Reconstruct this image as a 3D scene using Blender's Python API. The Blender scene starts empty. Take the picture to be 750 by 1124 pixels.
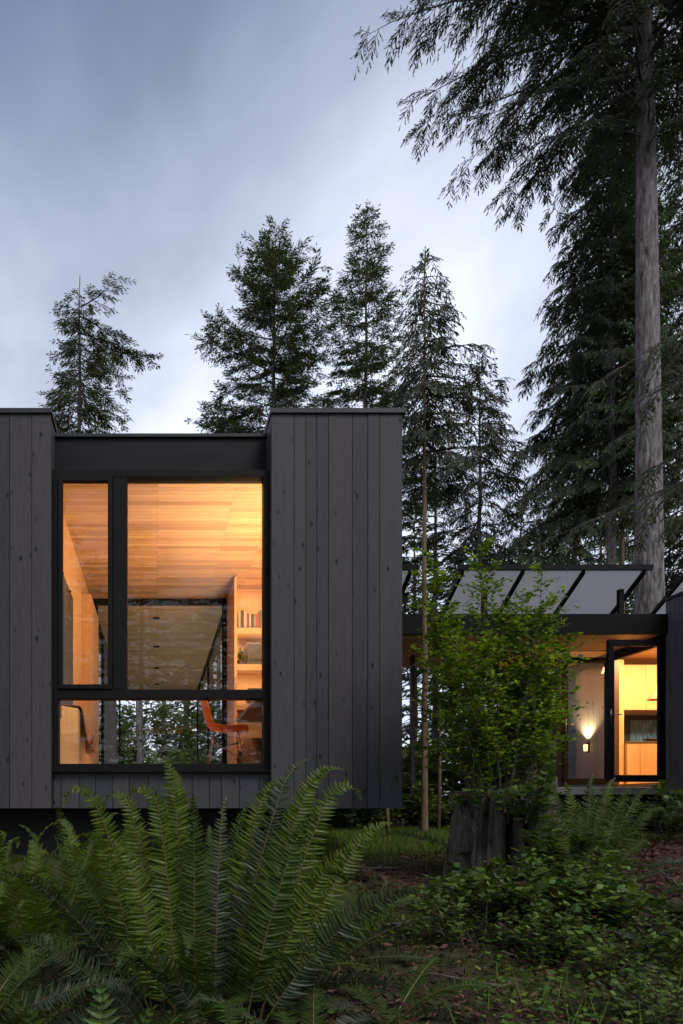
import bpy, math, random
import numpy as np
from mathutils import Vector
R = math.radians
sc = bpy.context.scene
COL = sc.collection
random.seed(7)

# ------------------------------------------------------------------ materials
def new_mat(name):
    m = bpy.data.materials.new(name); m.use_nodes = True
    nt = m.node_tree
    for n in list(nt.nodes): nt.nodes.remove(n)
    return m, nt
def N(nt, t, **kw):
    n = nt.nodes.new(t)
    for k, v in kw.items():
        if k in n.inputs: n.inputs[k].default_value = v
        else: setattr(n, k, v)
    return n
def c4(c): return (c[0], c[1], c[2], 1)
def ramp(nt, fac, stops):
    r = nt.nodes.new('ShaderNodeValToRGB')
    el = r.color_ramp.elements
    while len(el) < len(stops): el.new(0.5)
    for e, (p, c) in zip(el, stops): e.position = p; e.color = c4(c) if len(c) == 3 else c
    nt.links.new(fac, r.inputs['Fac']); return r.outputs['Color']
def mixc(nt, fac, a, b, mode='MIX'):
    n = nt.nodes.new('ShaderNodeMix'); n.data_type = 'RGBA'; n.blend_type = mode
    def put(i, v):
        if hasattr(v, 'links'): nt.links.new(v, n.inputs[i])
        elif isinstance(v, (int, float)): n.inputs[i].default_value = v
        else: n.inputs[i].default_value = c4(v)
    put(0, fac); put(6, a); put(7, b)
    return n.outputs[2]
def noise(nt, vec, scale, detail=4, rough=.55, dist=0):
    n = nt.nodes.new('ShaderNodeTexNoise')
    n.inputs['Scale'].default_value = scale; n.inputs['Detail'].default_value = detail
    n.inputs['Roughness'].default_value = rough; n.inputs['Distortion'].default_value = dist
    nt.links.new(vec, n.inputs['Vector']); return n.outputs['Fac']
def objvec(nt, scale=(1, 1, 1)):
    tc = nt.nodes.new('ShaderNodeTexCoord'); mp = nt.nodes.new('ShaderNodeMapping')
    mp.inputs['Scale'].default_value = scale
    nt.links.new(tc.outputs['Object'], mp.inputs['Vector']); return mp.outputs['Vector']
def bsdf(nt, col, rough=.6, bump=None, bstr=.3, bdist=.01, metal=0, spec=.5, **kw):
    b = nt.nodes.new('ShaderNodeBsdfPrincipled')
    if hasattr(col, 'links'): nt.links.new(col, b.inputs['Base Color'])
    else: b.inputs['Base Color'].default_value = c4(col)
    if hasattr(rough, 'links'): nt.links.new(rough, b.inputs['Roughness'])
    else: b.inputs['Roughness'].default_value = rough
    b.inputs['Metallic'].default_value = metal
    b.inputs['Specular IOR Level'].default_value = spec
    for k, v in kw.items(): b.inputs[k].default_value = v
    if bump is not None:
        bn = nt.nodes.new('ShaderNodeBump'); bn.inputs['Strength'].default_value = bstr; bn.inputs['Distance'].default_value = bdist
        nt.links.new(bump, bn.inputs['Height']); nt.links.new(bn.outputs['Normal'], b.inputs['Normal'])
    return b.outputs['BSDF']
def out(nt, sh):
    o = nt.nodes.new('ShaderNodeOutputMaterial'); nt.links.new(sh, o.inputs['Surface'])
def simple(name, c1, c2=None, scale=8, rough=.6, bstr=.15, stretch=(1, 1, 1), metal=0, spec=.5, bdist=.005):
    m, nt = new_mat(name); v = objvec(nt, stretch)
    f = noise(nt, v, scale, 6)
    c2 = c2 or tuple(x * .75 for x in c1)
    col = ramp(nt, f, [(.3, c2), (.7, c1)])
    out(nt, bsdf(nt, col, rough, f, bstr, bdist, metal, spec)); return m
def island(nt): return nt.nodes.new('ShaderNodeNewGeometry').outputs['Random Per Island']

def leaf_mat(name, dark, mid, light, rough=.5, trans=.25, spec=.35, patch=1.2, pstr=.45, dead=None):
    m, nt = new_mat(name)
    stops = [(0, dark), (.5, mid), (1, light)]
    if dead: stops = [(0, dead), (.05, dead), (.07, dark), (.5, mid), (1, light)]
    col = ramp(nt, island(nt), stops)
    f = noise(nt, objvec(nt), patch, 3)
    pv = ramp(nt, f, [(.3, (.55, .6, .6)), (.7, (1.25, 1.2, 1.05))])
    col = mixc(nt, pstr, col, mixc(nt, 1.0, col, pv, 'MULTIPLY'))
    b = bsdf(nt, col, rough, spec=spec)
    if trans > 0:
        t = nt.nodes.new('ShaderNodeBsdfTranslucent')
        nt.links.new(mixc(nt, 1.0, col, (1.25, 1.3, .5), 'MULTIPLY'), t.inputs['Color'])
        mx = nt.nodes.new('ShaderNodeMixShader'); mx.inputs[0].default_value = trans
        nt.links.new(b, mx.inputs[1]); nt.links.new(t.outputs[0], mx.inputs[2]); b = mx.outputs[0]
    out(nt, b); return m

def clad_mat(name, dark, light, blue):
    m, nt = new_mat(name)
    isl = island(nt)
    v = objvec(nt)
    # every board shifts the grain so that no two boards repeat
    add = nt.nodes.new('ShaderNodeVectorMath'); add.operation = 'ADD'
    cmb = nt.nodes.new('ShaderNodeCombineXYZ'); mul = N(nt, 'ShaderNodeMath', operation='MULTIPLY'); mul.inputs[1].default_value = 37.0
    nt.links.new(isl, mul.inputs[0]); nt.links.new(mul.outputs[0], cmb.inputs[2]); nt.links.new(mul.outputs[0], cmb.inputs[0])
    nt.links.new(v, add.inputs[0]); nt.links.new(cmb.outputs[0], add.inputs[1])
    vv = add.outputs[0]
    mp = nt.nodes.new('ShaderNodeMapping'); mp.inputs['Scale'].default_value = (40, 40, 1.6); nt.links.new(vv, mp.inputs['Vector'])
    grain = noise(nt, mp.outputs[0], 3, 6, .65, .4)
    mp2 = nt.nodes.new('ShaderNodeMapping'); mp2.inputs['Scale'].default_value = (3, 3, .5); nt.links.new(vv, mp2.inputs['Vector'])
    blot = noise(nt, mp2.outputs[0], 1.6, 4)
    warm = tuple(a * b for a, b in zip(light, (1.0, .86, .84)))
    base = ramp(nt, isl, [(0, dark), (.25, warm), (.45, blue), (.6, light), (.8, dark), (1, blue)])
    base = mixc(nt, .26, base, ramp(nt, blot, [(.3, dark), (.7, light)]))
    col = mixc(nt, .34, base, ramp(nt, grain, [(.3, tuple(x * .55 for x in dark)), (.65, tuple(x * 1.25 for x in light))]))
    # knots
    mp3 = nt.nodes.new('ShaderNodeMapping'); mp3.inputs['Scale'].default_value = (8, 8, 4.2); nt.links.new(vv, mp3.inputs['Vector'])
    vo = nt.nodes.new('ShaderNodeTexVoronoi'); vo.inputs['Scale'].default_value = 1.0; nt.links.new(mp3.outputs[0], vo.inputs['Vector'])
    kf = ramp(nt, vo.outputs['Distance'], [(.06, (1, 1, 1)), (.16, (0, 0, 0))])
    col = mixc(nt, kf, col, tuple(x * .25 for x in dark))
    # small bright nail heads in rows
    mp4 = nt.nodes.new('ShaderNodeMapping'); mp4.inputs['Scale'].default_value = (9, 9, 1.65); nt.links.new(vv, mp4.inputs['Vector'])
    v4 = nt.nodes.new('ShaderNodeTexVoronoi'); v4.inputs['Scale'].default_value = 1.0; v4.inputs['Randomness'].default_value = .6
    mp5 = nt.nodes.new('ShaderNodeMapping'); mp5.inputs['Scale'].default_value = (7, 7, 7); nt.links.new(vv, mp5.inputs['Vector'])
    v4.inputs['Scale'].default_value = 1.0; nt.links.new(mp5.outputs[0], v4.inputs['Vector'])
    col = mixc(nt, ramp(nt, v4.outputs['Distance'], [(.022, (.5, .5, .5)), (.034, (0, 0, 0))]), col, (.30, .30, .31))
    rg = N(nt, 'ShaderNodeMapRange'); nt.links.new(grain, rg.inputs[0]); rg.inputs[3].default_value = .5; rg.inputs[4].default_value = .8
    out(nt, bsdf(nt, col, rg.outputs[0], grain, .35, .004, spec=.2)); return m

def plank_mat(name, c1, c2, w=1.3, h=.085, rot=0, rough=.45, mortar=None):
    """boards lying in the XY plane, running along X"""
    m, nt = new_mat(name)
    tc = nt.nodes.new('ShaderNodeTexCoord'); mp = nt.nodes.new('ShaderNodeMapping'); mp.inputs['Rotation'].default_value = (0, 0, rot)
    nt.links.new(tc.outputs['Object'], mp.inputs[0])
    b = nt.nodes.new('ShaderNodeTexBrick'); b.offset = .37; b.offset_frequency = 2
    b.inputs['Scale'].default_value = 1; b.inputs['Brick Width'].default_value = w; b.inputs['Row Height'].default_value = h
    b.inputs['Mortar Size'].default_value = .0025; b.inputs['Mortar Smooth'].default_value = .1; b.inputs['Bias'].default_value = 0
    b.inputs['Color1'].default_value = c4(c1); b.inputs['Color2'].default_value = c4(c2); b.inputs['Mortar'].default_value = c4(mortar or tuple(x * .3 for x in c2))
    nt.links.new(mp.outputs[0], b.inputs['Vector'])
    mp2 = nt.nodes.new('ShaderNodeMapping'); mp2.inputs['Scale'].default_value = (1.5, 30, 30); nt.links.new(mp.outputs[0], mp2.inputs[0])
    g = noise(nt, mp2.outputs[0], 2.2, 6, .6, .3)
    col = mixc(nt, .6, b.outputs['Color'], mixc(nt, 1, b.outputs['Color'], ramp(nt, g, [(.3, (.55, .5, .45)), (.7, (1.15, 1.15, 1.15))]), 'MULTIPLY'))
    out(nt, bsdf(nt, col, rough, g, .1, .002, spec=.4)); return m

def glass_mat(name, tint=(1, 1, 1), ior=1.45, dirt=0.0):
    m, nt = new_mat(name)
    fr = N(nt, 'ShaderNodeFresnel', IOR=ior)
    t = N(nt, 'ShaderNodeBsdfTransparent', Color=c4(tint)); g = N(nt, 'ShaderNodeBsdfGlossy', Roughness=0.0)
    mx = nt.nodes.new('ShaderNodeMixShader')
    mu = N(nt, 'ShaderNodeMath', operation='MULTIPLY'); mu.inputs[1].default_value = .7
    nt.links.new(fr.outputs[0], mu.inputs[0]); nt.links.new(mu.outputs[0], mx.inputs[0])
    nt.links.new(t.outputs[0], mx.inputs[1]); nt.links.new(g.outputs[0], mx.inputs[2]); out(nt, mx.outputs[0]); return m
def emit_mat(name, col, s):
    m, nt = new_mat(name); e = N(nt, 'ShaderNodeEmission', Color=c4(col), Strength=s); out(nt, e.outputs[0]); return m
def bark_mat(name, dark, light, sx=9, sz=1.4, bd=.03, lichen=None):
    m, nt = new_mat(name)
    v = objvec(nt, (sx, sx, sz)); f = noise(nt, v, 1.6, 8, .7, .8)
    v2 = objvec(nt, (1, 1, .6)); f2 = noise(nt, v2, 2.3, 4)
    col = ramp(nt, f, [(.32, dark), (.6, light), (.85, tuple(min(1, x * 1.5) for x in light))])
    if lichen: col = mixc(nt, ramp(nt, f2, [(.5, (0, 0, 0)), (.68, (.8, .8, .8))]), col, lichen)
    out(nt, bsdf(nt, col, .85, f, 1.0, bd, spec=.2)); return m

M = {}
M['clad'] = clad_mat('stained_cedar', (.031, .030, .033), (.074, .069, .072), (.048, .056, .074))
M['clad_reflection'] = clad_mat('cedar_paled_by_reflection', (.22, .26, .31), (.33, .38, .44), (.29, .34, .42))  # grey boards paled and cooled, a door glass reflection put into the colour
M['clad_pale'] = clad_mat('grey_cedar', (.09, .093, .105), (.16, .163, .175), (.12, .135, .16))
M['black'] = simple('black_metal', (.010, .009, .009), (.007, .0065, .007), 3, .6, .02, spec=.12)
M['fascia'] = simple('blackened_fascia', (.015, .0145, .016), (.008, .008, .009), 2.2, .55, .05, (1, 1, 6), spec=.15)
M['cap'] = simple('dark_flashing', (.03, .032, .037), (.02, .021, .025), 5, .5, .03, spec=.3)
M['void'] = simple('dark_concrete', (.025, .025, .025), (.015, .015, .015), 5, .9, .2)
M['ceil'] = plank_mat('hemlock_ceiling', (.60, .40, .22), (.36, .205, .105), mortar=(.2, .10, .05))
M['ceil_pale'] = plank_mat('hemlock_ceiling_plain', (.66, .50, .32), (.50, .37, .23), w=2.2, h=.11, mortar=(.12, .08, .05))
M['floorwood'] = plank_mat('oak_floor', (.42, .27, .15), (.34, .21, .11), w=1.8, h=.12)
M['ply'] = simple('plywood', (.66, .44, .23), (.57, .36, .18), 2.5, .45, .02, (14, 14, 1))
M['ply_pale'] = simple('pale_plywood', (.70, .50, .28), (.62, .43, .23), 2.5, .45, .02, (14, 14, 1))
M['darkpanel'] = simple('charcoal_panel', (.045, .043, .05), (.03, .03, .035), 6, .4, .02)
M['desk'] = simple('walnut', (.10, .055, .035), (.06, .032, .02), 3, .4, .03, (3, 14, 14))
M['orange'] = simple('orange_shell', (.92, .22, .025), (.88, .19, .02), 30, .35, .01, spec=.4)
M['wire'] = simple('wire_metal', (.35, .30, .26), (.30, .26, .22), 20, .3, .0, metal=.8)
M['glass'] = glass_mat('window_glass')
M['glass_dim'] = glass_mat('canopy_glass', (.92, .95, .95))
def poly_mat():
    m, nt = new_mat('ribbed_panel'); v = objvec(nt, (1, 1, 1)); wv = nt.nodes.new('ShaderNodeTexWave'); wv.inputs['Scale'].default_value = 9; nt.links.new(v, wv.inputs['Vector'])
    col = ramp(nt, wv.outputs['Fac'], [(0, (.66, .66, .67)), (1, (.78, .78, .78))])
    b = bsdf(nt, col, .45); t = nt.nodes.new('ShaderNodeBsdfTranslucent'); nt.links.new(col, t.inputs['Color'])
    mx = nt.nodes.new('ShaderNodeMixShader'); mx.inputs[0].default_value = .72
    nt.links.new(b, mx.inputs[1]); nt.links.new(t.outputs[0], mx.inputs[2]); out(nt, mx.outputs[0]); return m
M['poly'] = poly_mat()
M['slab'] = simple('pale_slab', (.55, .55, .56), (.48, .48, .50), 14, .5, .05)
M['concrete'] = simple('pale_concrete', (.34, .32, .30), (.24, .23, .22), 4, .85, .2)
M['backsplash'] = simple('slate_splash', (.02, .04, .075), (.014, .028, .05), 4, .4, .02)
M['painting'] = None
def fir_bark():
    m, nt = new_mat('fir_bark'); w_ = noise(nt, objvec(nt, (1, 1, .5)), 3, 4)
    fur = noise(nt, objvec(nt, (19, 19, 3.0)), 1.0, 6, .65, .9)
    vo = nt.nodes.new('ShaderNodeTexVoronoi'); vo.feature = 'SMOOTH_F1'; vo.inputs['Scale'].default_value = 1; nt.links.new(objvec(nt, (19, 19, 4.5)), vo.inputs['Vector'])
    fine = noise(nt, objvec(nt, (45, 45, 12)), 1.5, 6, .7)
    def mad(a, k, b):
        h = nt.nodes.new('ShaderNodeMath'); h.operation = 'MULTIPLY_ADD'; nt.links.new(a, h.inputs[0]); h.inputs[1].default_value = k
        if hasattr(b, 'links'): nt.links.new(b, h.inputs[2])
        else: h.inputs[2].default_value = b
        return h.outputs[0]
    h = mad(fur, 1.1, mad(vo.outputs['Distance'], -.35, mad(fine, .35, .0)))
    col = ramp(nt, h, [(.30, (.040, .029, .028)), (.42, (.13, .102, .10)), (.60, (.27, .228, .225)), (.82, (.40, .36, .355))])
    col = mixc(nt, ramp(nt, w_, [(.52, (0, 0, 0)), (.66, (.55, .55, .55))]), col, mixc(nt, .5, col, (.15, .16, .09)))
    out(nt, bsdf(nt, col, .9, h, 1.0, .09, spec=.12)); return m
M['bark'] = fir_bark()
M['bark_dark'] = bark_mat('dark_bark', (.05, .042, .038), (.15, .125, .11), 12, 1.5, .03, (.16, .16, .10))
M['bark_red'] = bark_mat('young_bark', (.10, .065, .04), (.24, .16, .095), 25, 3, .01, (.2, .2, .12))
M['twig'] = simple('twig_bark', (.07, .055, .045), (.04, .03, .025), 20, .85)
M['stump'] = bark_mat('rotten_stump', (.014, .011, .009), (.15, .125, .10), 12, 2.0, .08, (.27, .28, .19))
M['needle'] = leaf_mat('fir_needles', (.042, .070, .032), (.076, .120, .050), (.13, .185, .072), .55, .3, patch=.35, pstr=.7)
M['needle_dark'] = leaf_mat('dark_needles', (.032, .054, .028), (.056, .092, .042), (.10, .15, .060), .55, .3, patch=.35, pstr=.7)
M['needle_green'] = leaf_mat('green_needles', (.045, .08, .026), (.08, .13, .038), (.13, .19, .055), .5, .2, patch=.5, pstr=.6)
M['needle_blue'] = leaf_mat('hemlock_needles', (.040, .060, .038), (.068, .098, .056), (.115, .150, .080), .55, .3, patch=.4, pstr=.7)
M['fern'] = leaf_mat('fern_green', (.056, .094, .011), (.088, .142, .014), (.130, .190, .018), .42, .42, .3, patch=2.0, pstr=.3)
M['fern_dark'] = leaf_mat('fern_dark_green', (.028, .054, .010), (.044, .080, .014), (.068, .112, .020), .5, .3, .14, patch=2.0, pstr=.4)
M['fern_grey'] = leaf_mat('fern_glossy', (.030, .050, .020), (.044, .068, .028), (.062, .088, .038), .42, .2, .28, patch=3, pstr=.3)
M['fern_brown'] = leaf_mat('fern_dead', (.05, .032, .016), (.085, .052, .024), (.12, .08, .04), .7, .15, patch=3)
M['rachis'] = simple('fern_stem', (.14, .11, .045), (.09, .06, .025), 20, .5)
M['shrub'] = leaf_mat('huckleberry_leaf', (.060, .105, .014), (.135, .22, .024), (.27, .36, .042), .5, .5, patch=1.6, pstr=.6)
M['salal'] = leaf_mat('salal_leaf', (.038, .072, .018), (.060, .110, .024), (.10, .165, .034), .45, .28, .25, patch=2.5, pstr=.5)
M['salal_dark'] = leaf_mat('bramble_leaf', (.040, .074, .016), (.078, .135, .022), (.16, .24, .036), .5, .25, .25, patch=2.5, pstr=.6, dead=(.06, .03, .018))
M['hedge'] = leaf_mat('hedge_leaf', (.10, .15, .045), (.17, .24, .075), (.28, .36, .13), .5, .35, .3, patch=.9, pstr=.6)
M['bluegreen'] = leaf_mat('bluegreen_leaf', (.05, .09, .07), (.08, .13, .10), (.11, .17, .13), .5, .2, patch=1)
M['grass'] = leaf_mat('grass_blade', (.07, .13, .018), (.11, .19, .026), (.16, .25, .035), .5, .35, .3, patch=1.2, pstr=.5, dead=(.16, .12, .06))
M['moss'] = leaf_mat('moss_tuft', (.035, .046, .010), (.060, .075, .014), (.10, .11, .024), .8, .2, .1, patch=2.2, pstr=.6)
M['chips'] = leaf_mat('bark_chip', (.035, .017, .013), (.085, .038, .027), (.16, .080, .058), .75, 0, .2, patch=2, pstr=.4)
M['throw'] = simple('woven_throw', (.30, .19, .12), (.14, .08, .05), 60, .95, .4)
M['basket'] = simple('wicker', (.22, .11, .06), (.10, .045, .025), 40, .7, .4, (1, 1, 3))
M['silver'] = simple('grey_plastic', (.12, .115, .11), (.09, .085, .08), 10, .4)
M['lamp'] = emit_mat('lamp_glow', (1, .62, .25), 2.2)

# ------------------------------------------------------------------ objects
def link(o): COL.objects.link(o); return o
def tag(o, label=None, cat=None, group=None, kind=None):
    if label: o['label'] = label
    if cat: o['category'] = cat
    if group: o['group'] = group
    if kind: o['kind'] = kind
    return o
WL = {}
def thing(name, label, cat, loc=(0, 0, 0), group=None):
    o = link(bpy.data.objects.new(name, None)); o.location = loc; o.empty_display_size = .1
    WL[o.name] = Vector(loc); return tag(o, label, cat, group)
def attach(o, parent):
    if parent is not None:
        o.parent = parent; o.location = -WL.get(parent.name, Vector((0, 0, 0))); WL[o.name] = Vector((0, 0, 0))
    else: WL[o.name] = Vector((0, 0, 0))
    return o
class MB:
    def __init__(s): s.v = []; s.f = []
    def add(s, vs, fs):
        b = len(s.v); s.v += [tuple(v) for v in vs]; s.f += [tuple(i + b for i in f) for f in fs]; return s
    def box(s, x0, x1, y0, y1, z0, z1):
        return s.add([(x0, y0, z0), (x1, y0, z0), (x1, y1, z0), (x0, y1, z0), (x0, y0, z1), (x1, y0, z1), (x1, y1, z1), (x0, y1, z1)],
                     [(0, 3, 2, 1), (4, 5, 6, 7), (0, 1, 5, 4), (1, 2, 6, 5), (2, 3, 7, 6), (3, 0, 4, 7)])
    def frame(s, x0, x1, y0, y1, z0, z1, w, wb=None, wt=None):
        """rectangular ring in the XZ plane"""
        wb = wb or w; wt = wt or w
        s.box(x0, x0 + w, y0, y1, z0, z1); s.box(x1 - w, x1, y0, y1, z0, z1)
        s.box(x0 + w, x1 - w, y0, y1, z0, z0 + wb); return s.box(x0 + w, x1 - w, y0, y1, z1 - wt, z1)
    def frame_yz(s, x0, x1, y0, y1, z0, z1, w):
        s.box(x0, x1, y0, y0 + w, z0, z1); s.box(x0, x1, y1 - w, y1, z0, z1)
        s.box(x0, x1, y0 + w, y1 - w, z0, z0 + w); return s.box(x0, x1, y0 + w, y1 - w, z1 - w, z1)
    def hexa(s, p):  # 8 points: bottom ring 0-3, top ring 4-7
        return s.add(p, [(0, 3, 2, 1), (4, 5, 6, 7), (0, 1, 5, 4), (1, 2, 6, 5), (2, 3, 7, 6), (3, 0, 4, 7)])
    def bar(s, a, b, w, h):
        a, b = Vector(a), Vector(b); d = (b - a).normalized()
        u = Vector((0, 0, 1)); x = d.cross(u)
        if x.length < 1e-3: x = Vector((1, 0, 0))
        x.normalize(); y = x.cross(d)
        r = [x * w / 2 - y * h / 2, x * w / 2 + y * h / 2, -x * w / 2 + y * h / 2, -x * w / 2 - y * h / 2]
        return s.hexa([a + q for q in r] + [b + q for q in r])
    def tube(s, pts, rad, n=8):
        pts = [Vector(p) for p in pts]
        if not hasattr(rad, '__len__'): rad = [rad] * len(pts)
        vs = []; fs = []
        ref = Vector((1, 0, 0)) if abs((pts[-1] - pts[0]).normalized().x) < .8 else Vector((0, 1, 0))
        for i, p in enumerate(pts):
            t = (pts[min(i + 1, len(pts) - 1)] - pts[max(i - 1, 0)]).normalized()
            x = ref - t * ref.dot(t); x.normalize(); y = t.cross(x)
            for k in range(n):
                a = 2 * math.pi * k / n; vs.append(p + (x * math.cos(a) + y * math.sin(a)) * rad[i])
        for i in range(len(pts) - 1):
            for k in range(n):
                fs.append((i * n + k, i * n + (k + 1) % n, (i + 1) * n + (k + 1) % n, (i + 1) * n + k))
        fs.append(tuple(range(n))[::-1]); fs.append(tuple((len(pts) - 1) * n + k for k in range(n)))
        return s.add(vs, fs)
    def lathe(s, prof, c, n=20):
        return s.tube_prof(prof, c, n)
    def tube_prof(s, prof, c, n):
        vs = []; fs = []
        for r, z in prof:
            for k in range(n):
                a = 2 * math.pi * k / n; vs.append((c[0] + r * math.cos(a), c[1] + r * math.sin(a), c[2] + z))
        for i in range(len(prof) - 1):
            for k in range(n): fs.append((i * n + k, i * n + (k + 1) % n, (i + 1) * n + (k + 1) % n, (i + 1) * n + k))
        fs.append(tuple(range(n))[::-1]); fs.append(tuple((len(prof) - 1) * n + k for k in range(n)))
        return s.add(vs, fs)
    def build(s, name, mat, parent=None, smooth=False, bevel=0):
        me = bpy.data.meshes.new(name); me.from_pydata(s.v, [], s.f); me.update()
        me.materials.append(M[mat] if isinstance(mat, str) else mat)
        if smooth: me.shade_smooth()
        o = link(bpy.data.objects.new(name, me)); attach(o, parent)
        if bevel:
            b = o.modifiers.new('bevel', 'BEVEL'); b.width = bevel; b.segments = 2; b.limit_method = 'ANGLE'
        return o
def box(name, mat, parent, x0, x1, y0, y1, z0, z1, bevel=0): return MB().box(x0, x1, y0, y1, z0, z1).build(name, mat, parent, bevel=bevel)

def boards(edges, y0, y1, z0, z1, axis='x', gap=.006, seed=0):
    """a row of upright boards between successive edges, laid along x (or along y for side walls)"""
    rg = random.Random(seed); mb = MB()
    for a, b in zip(edges[:-1], edges[1:]):
        j = rg.uniform(0, .004)
        if axis == 'x': mb.box(a + gap / 2, b - gap / 2, y0 + j, y1, z0, z1)
        else: mb.box(y0, y1 - j, a + gap / 2, b - gap / 2, z0, z1)
    return mb
def spread(a, b, seed, wmin=.11, wmax=.24):
    rg = random.Random(seed); e = [a]
    while e[-1] < b - wmax: e.append(e[-1] + rg.choice([wmin, (wmin + wmax) / 2, wmax]) * rg.uniform(.95, 1.05))
    e.append(b); return e

# ------------------------------------------------------------------ foliage meshes
def nrm(a): return a / np.maximum(np.linalg.norm(a, axis=-1, keepdims=True), 1e-9)
def quadmesh(name, groups, parent, smooth=False):
    """groups: list of (array (n,4,3), material key)"""
    V = np.concatenate([g.reshape(-1, 3) for g, _ in groups]).astype(np.float32)
    nq = len(V) // 4
    me = bpy.data.meshes.new(name)
    me.vertices.add(len(V)); me.vertices.foreach_set('co', V.ravel())
    me.loops.add(nq * 4); me.loops.foreach_set('vertex_index', np.arange(nq * 4, dtype=np.int32))
    me.polygons.add(nq); me.polygons.foreach_set('loop_start', np.arange(0, nq * 4, 4, dtype=np.int32))
    idx = np.concatenate([np.full(len(g), i, np.int32) for i, (g, _) in enumerate(groups)])
    for _, k in groups: me.materials.append(M[k])
    me.polygons.foreach_set('material_index', idx)
    me.update(calc_edges=True)
    o = link(bpy.data.objects.new(name, me)); return attach(o, parent)
def blades(P, D, S, L, Wd, fold=.25, at=.45):
    """rhombic leaf faces: base P, direction D, side S, length L, half width Wd"""
    D = nrm(D); S = nrm(S - D * np.sum(S * D, -1, keepdims=True)); Nn = np.cross(D, S)
    L = L[..., None]; Wd = Wd[..., None]
    q = np.stack([P, P + D * L * at + S * Wd + Nn * Wd * fold, P + D * L, P + D * L * at - S * Wd + Nn * Wd * fold], axis=-2)
    return q.reshape(-1, 4, 3)
def strips(P0, P1, r0, r1):
    """thin three-sided twigs between P0 and P1"""
    D = nrm(P1 - P0); ref = np.where(np.abs(D[:, 2:3]) > .8, np.array([[1., 0, 0]]), np.array([[0, 0, 1.]]))
    X = nrm(np.cross(D, ref)); Y = np.cross(D, X); qs = []
    for k in range(3):
        a, b = 2 * math.pi * k / 3, 2 * math.pi * (k + 1) / 3
        u = X * math.cos(a) + Y * math.sin(a); w = X * math.cos(b) + Y * math.sin(b)
        qs.append(np.stack([P0 + u * r0[:, None], P0 + w * r0[:, None], P1 + w * r1[:, None], P1 + u * r1[:, None]], 1))
    return np.concatenate(qs)
def polyinterp(P, s):
    t = np.linspace(0, 1, len(P)); return np.stack([np.interp(s, t, P[:, i]) for i in range(3)], -1)
def tangents(P, s):
    e = .03; return nrm(polyinterp(P, np.minimum(s + e, 1)) - polyinterp(P, np.maximum(s - e, 0)))
UP = np.array([0, 0, 1.])

def curve(p0, az, el, L, droop, upturn, rg, n=9, wob=.12):
    P = [np.array(p0, float)]; a = az
    for k in range(n):
        s = (k + .5) / n; e = el - droop * s + upturn * s * s; a += rg.normal() * wob
        P.append(P[-1] + np.array([math.cos(a) * math.cos(e), math.sin(a) * math.cos(e), math.sin(e)]) * L / n)
    return np.array(P)
def spray(P, L, rg, per_m, sublen, blade, droopy, K, wide=.30, s0=.12, ang=(38, 56), taper=.8, jit=.09, fan=(.02, .28), tiltv=.28):
    """side twigs along polyline P with needle-bunch faces on both sides; returns (blade quads, twig quads)"""
    m = max(3, int(L * per_m)); s = np.sort(rg.uniform(s0, 1, m)); s[-1] = 1.0
    side = np.where(np.arange(m) % 2 == 0, 1., -1.)
    T = tangents(P, s); st = polyinterp(P, s)
    tilt = rg.normal(0, tiltv, m)
    S = nrm(np.cross(T, UP + 1e-3)); Nn = np.cross(S, T)
    Sd = S * np.cos(tilt)[:, None] + Nn * np.sin(tilt)[:, None]
    A = np.radians(rg.uniform(ang[0], ang[1], m)); A[-1] = .1
    D = nrm(T * np.cos(A)[:, None] + Sd * (side * np.sin(A))[:, None] + np.array([0, 0, -1.]) * (droopy * rg.uniform(.4, 1.3, m))[:, None])
    ln = sublen * (1 - taper * np.abs(s - .25) ** 1.3) * rg.uniform(.55, 1.15, m); ln = np.maximum(ln, blade * 1.2)
    q = (np.arange(K) + .5) / K
    Q = np.clip(q[None] + rg.uniform(-.3, .3, (m, K)) / K, 0.02, 1)
    sag = np.array([0, 0, -1.]) * (droopy * .35)
    pos = st[:, None] + D[:, None] * (Q * ln[:, None])[..., None] + sag * ((Q ** 2) * ln[:, None])[..., None]
    perp = nrm(np.cross(D, Nn)); sgn = np.where((np.arange(K) % 2) == 0, 1., -1.)[None, :, None]
    bd = D[:, None] + perp[:, None] * sgn * rg.uniform(*fan, (m, K, 1)) + rg.normal(0, jit, (m, K, 3)) + sag * .8
    bs = np.cross(nrm(bd), Nn[:, None] + rg.normal(0, .5, (m, K, 3)))
    bl = blade * rg.uniform(.7, 1.3, (m, K)) * (1.1 - .4 * Q)
    B = blades(pos, bd, bs, bl, bl * wide * rg.uniform(.7, 1.2, (m, K)), .2)
    tw = strips(st, st + D * ln[:, None] * .85, np.full(m, .0035 + .002 * L), np.full(m, .001))
    return B, tw

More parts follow.
